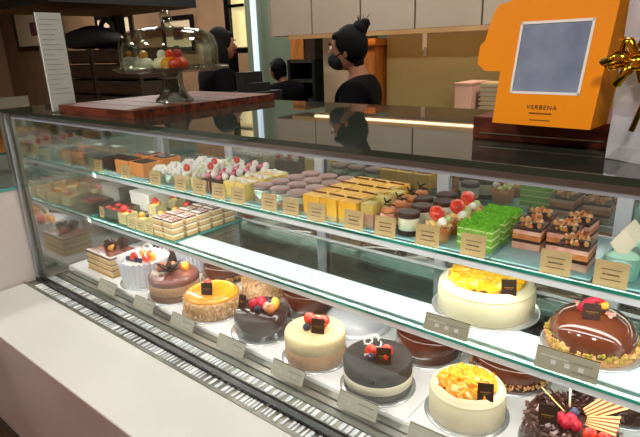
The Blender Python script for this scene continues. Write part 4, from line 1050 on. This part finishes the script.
    if mask:
        g = G().ball(hc + Vector((0, -.045, -.052)) * k, .068 * k, 'mask', sc3=(1.02, 1.0, .88), u=20, v=12)
        for s in (-1, 1): g.tube([hc + Vector((s * .06, -.06, -.04)) * k, hc + Vector((s * .08, -.01, -.01)) * k, hc + Vector((s * .082, .02, .0)) * k], .003, 'mask', seg=6)
        g.build('face_mask', t, 'black face mask')
    else:
        G().box((0, 0, 0), (.04 * k, .01, .008), 'raspberry', bev=.003).build('mouth', t, loc=hc + Vector((0, -.092, -.055)) * k)
    # hair
    g = G(); g.ball(hc + Vector((0, .022, .022)) * k, .108 * k, 'hair', sc3=(.84, .93, 1.06), u=24, v=16, jit=.02)
    g.ball(hc + Vector((0, -.045, .072)) * k, .05 * k, 'hair', sc3=(1.25, .8, .6))
    if style == 'bun':
        g.ball(hc + Vector((0, .075, .11)) * k, .045 * k, 'hair', jit=.15, u=16, v=10); g.ball(hc + Vector((0, .105, .135)) * k, .028 * k, 'hair', jit=.25); g.ball(hc + Vector((0, .06, -.06)) * k, .055 * k, 'hair', sc3=(.9, .7, 1.1))
        for i in range(6): g.tube([hc + Vector((0, .08, .12)) * k, hc + Vector((U(-.02, .02), .09 + U(-.03, .05), .17 + U(0, .02))) * k], .003, 'hair', seg=5, r2=.001)
        g.tube([hc + Vector((.03, .05, -.06)) * k, hc + Vector((.035, .06, -.12)) * k, hc + Vector((.03, .055, -.16)) * k], .006, 'hair', seg=6, r2=.002)
    elif style == 'long':
        g.ball(hc + Vector((0, .05, -.07)) * k, .115 * k, 'hair', sc3=(1.0, .75, 1.5), u=20, v=14)
    else:
        g.ball(hc + Vector((0, .045, -.03)) * k, .09 * k, 'hair', sc3=(.95, .8, 1.1), u=20, v=14)
    g.build('hair', t)
    return t
def place(u, vtop, y, **k):
    return aty(u, vtop, y)
# bun worker faces left (-X) : local -Y -> -X  => rz = -90deg
hb_ = aty(358, 19, 2.0)
hB = (hb_.z - .0) / 1.0
person('worker with a high hair bun and black mask, raising one hand, facing left', (hb_.x + .0, 2.0, 0), -1.15, [((-.26, -.02, 1.13), (-.20, -.24, 1.20)), ((.26, -.0, 1.12), (.20, -.22, 1.18))], H=hB / 1.66 * 1.65, style='bun')
h2 = aty(212, 21, 2.25)
person('worker with long dark hair standing behind the glass dome', (h2.x, 2.25, 0), PI - .42, [((-.27, .02, 1.08), (-.25, -.15, .95)), ((.27, .02, 1.08), (.25, -.15, .95))], H=h2.z / 1.672 * 1.65, mask=False, style='long')
h3 = aty(277, 54, 3.2)
person('worker in dark top bending forward in front of the green wall', (h3.x + .14, 3.2, 0), -PI / 2 - .1, [((-.26, -.05, 1.1), (-.2, -.25, 1.0)), ((.26, -.05, 1.1), (.2, -.25, 1.0))], H=h3.z / 1.672 * 1.65 * 1.0, mask=False, style='short', lean=.22, cloth='cloth_navy')
# dark till / machine beside the left worker
p = aty(253, 72, 1.8)
t = thing('till_machine', 'black stepped till machine right of the left worker', 'till', (p.x, 1.8, .0))
G().b2((-.10, -.05, 0), (.07, .12, p.z - .09), 'black_matte').build('cabinet', t); G().b2((-.08, -.04, p.z - .09), (-.02, .08, p.z), 'black_matte').build('screen_stand', t); G().b2((-.018, -.04, p.z - .09), (.03, .08, p.z - .05), 'black_matte').build('printer', t)
# ---------------------------------------------------------------- lights
def area(loc, size, power, col, rot=(0, 0, 0), sy=None):
    l = bpy.data.lights.new('area_lamp', 'AREA'); l.energy = power; l.size = size; l.color = col
    if sy: l.shape = 'RECTANGLE'; l.size_y = sy
    o = bpy.data.objects.new('area_lamp', l); COL.objects.link(o); o.location = loc; o.rotation_euler = rot; return o
for i, (x, y, pw) in enumerate(((-3.6, -1.2, 1), (-1.6, -1.4, 1), (.6, -1.2, 1), (-1.9, 2.1, .3), (-.2, 2.0, .55), (-5.5, 3.4, 1.5), (-3.2, 3.0, .5), (-8.5, 3.6, 1.3))):  # unseen ceiling lamps, added to light the room and feed the reflections
    t = thing('added_ceiling_lamp', 'unseen round recessed lamp added in the dark ceiling', 'lamp', (x, y, ZC), group='unseen recessed lamps added in the ceiling')
    G().lathe([(.11, -.012), (.11, 0)], 'alu_white', seg=28).build('trim_ring', t); G().cyl((0, 0, -.016), .085, .003, 'added_down_lamp', seg=24).build('diffuser', t)
    area((x, y, ZC - .03), .4, 46 * pw, (1, .93, .84))
w = bpy.data.worlds.new('world'); sc.world = w; w.use_nodes = True; w.node_tree.nodes['Background'].inputs[0].default_value = (.05, .045, .04, 1); w.node_tree.nodes['Background'].inputs[1].default_value = .3
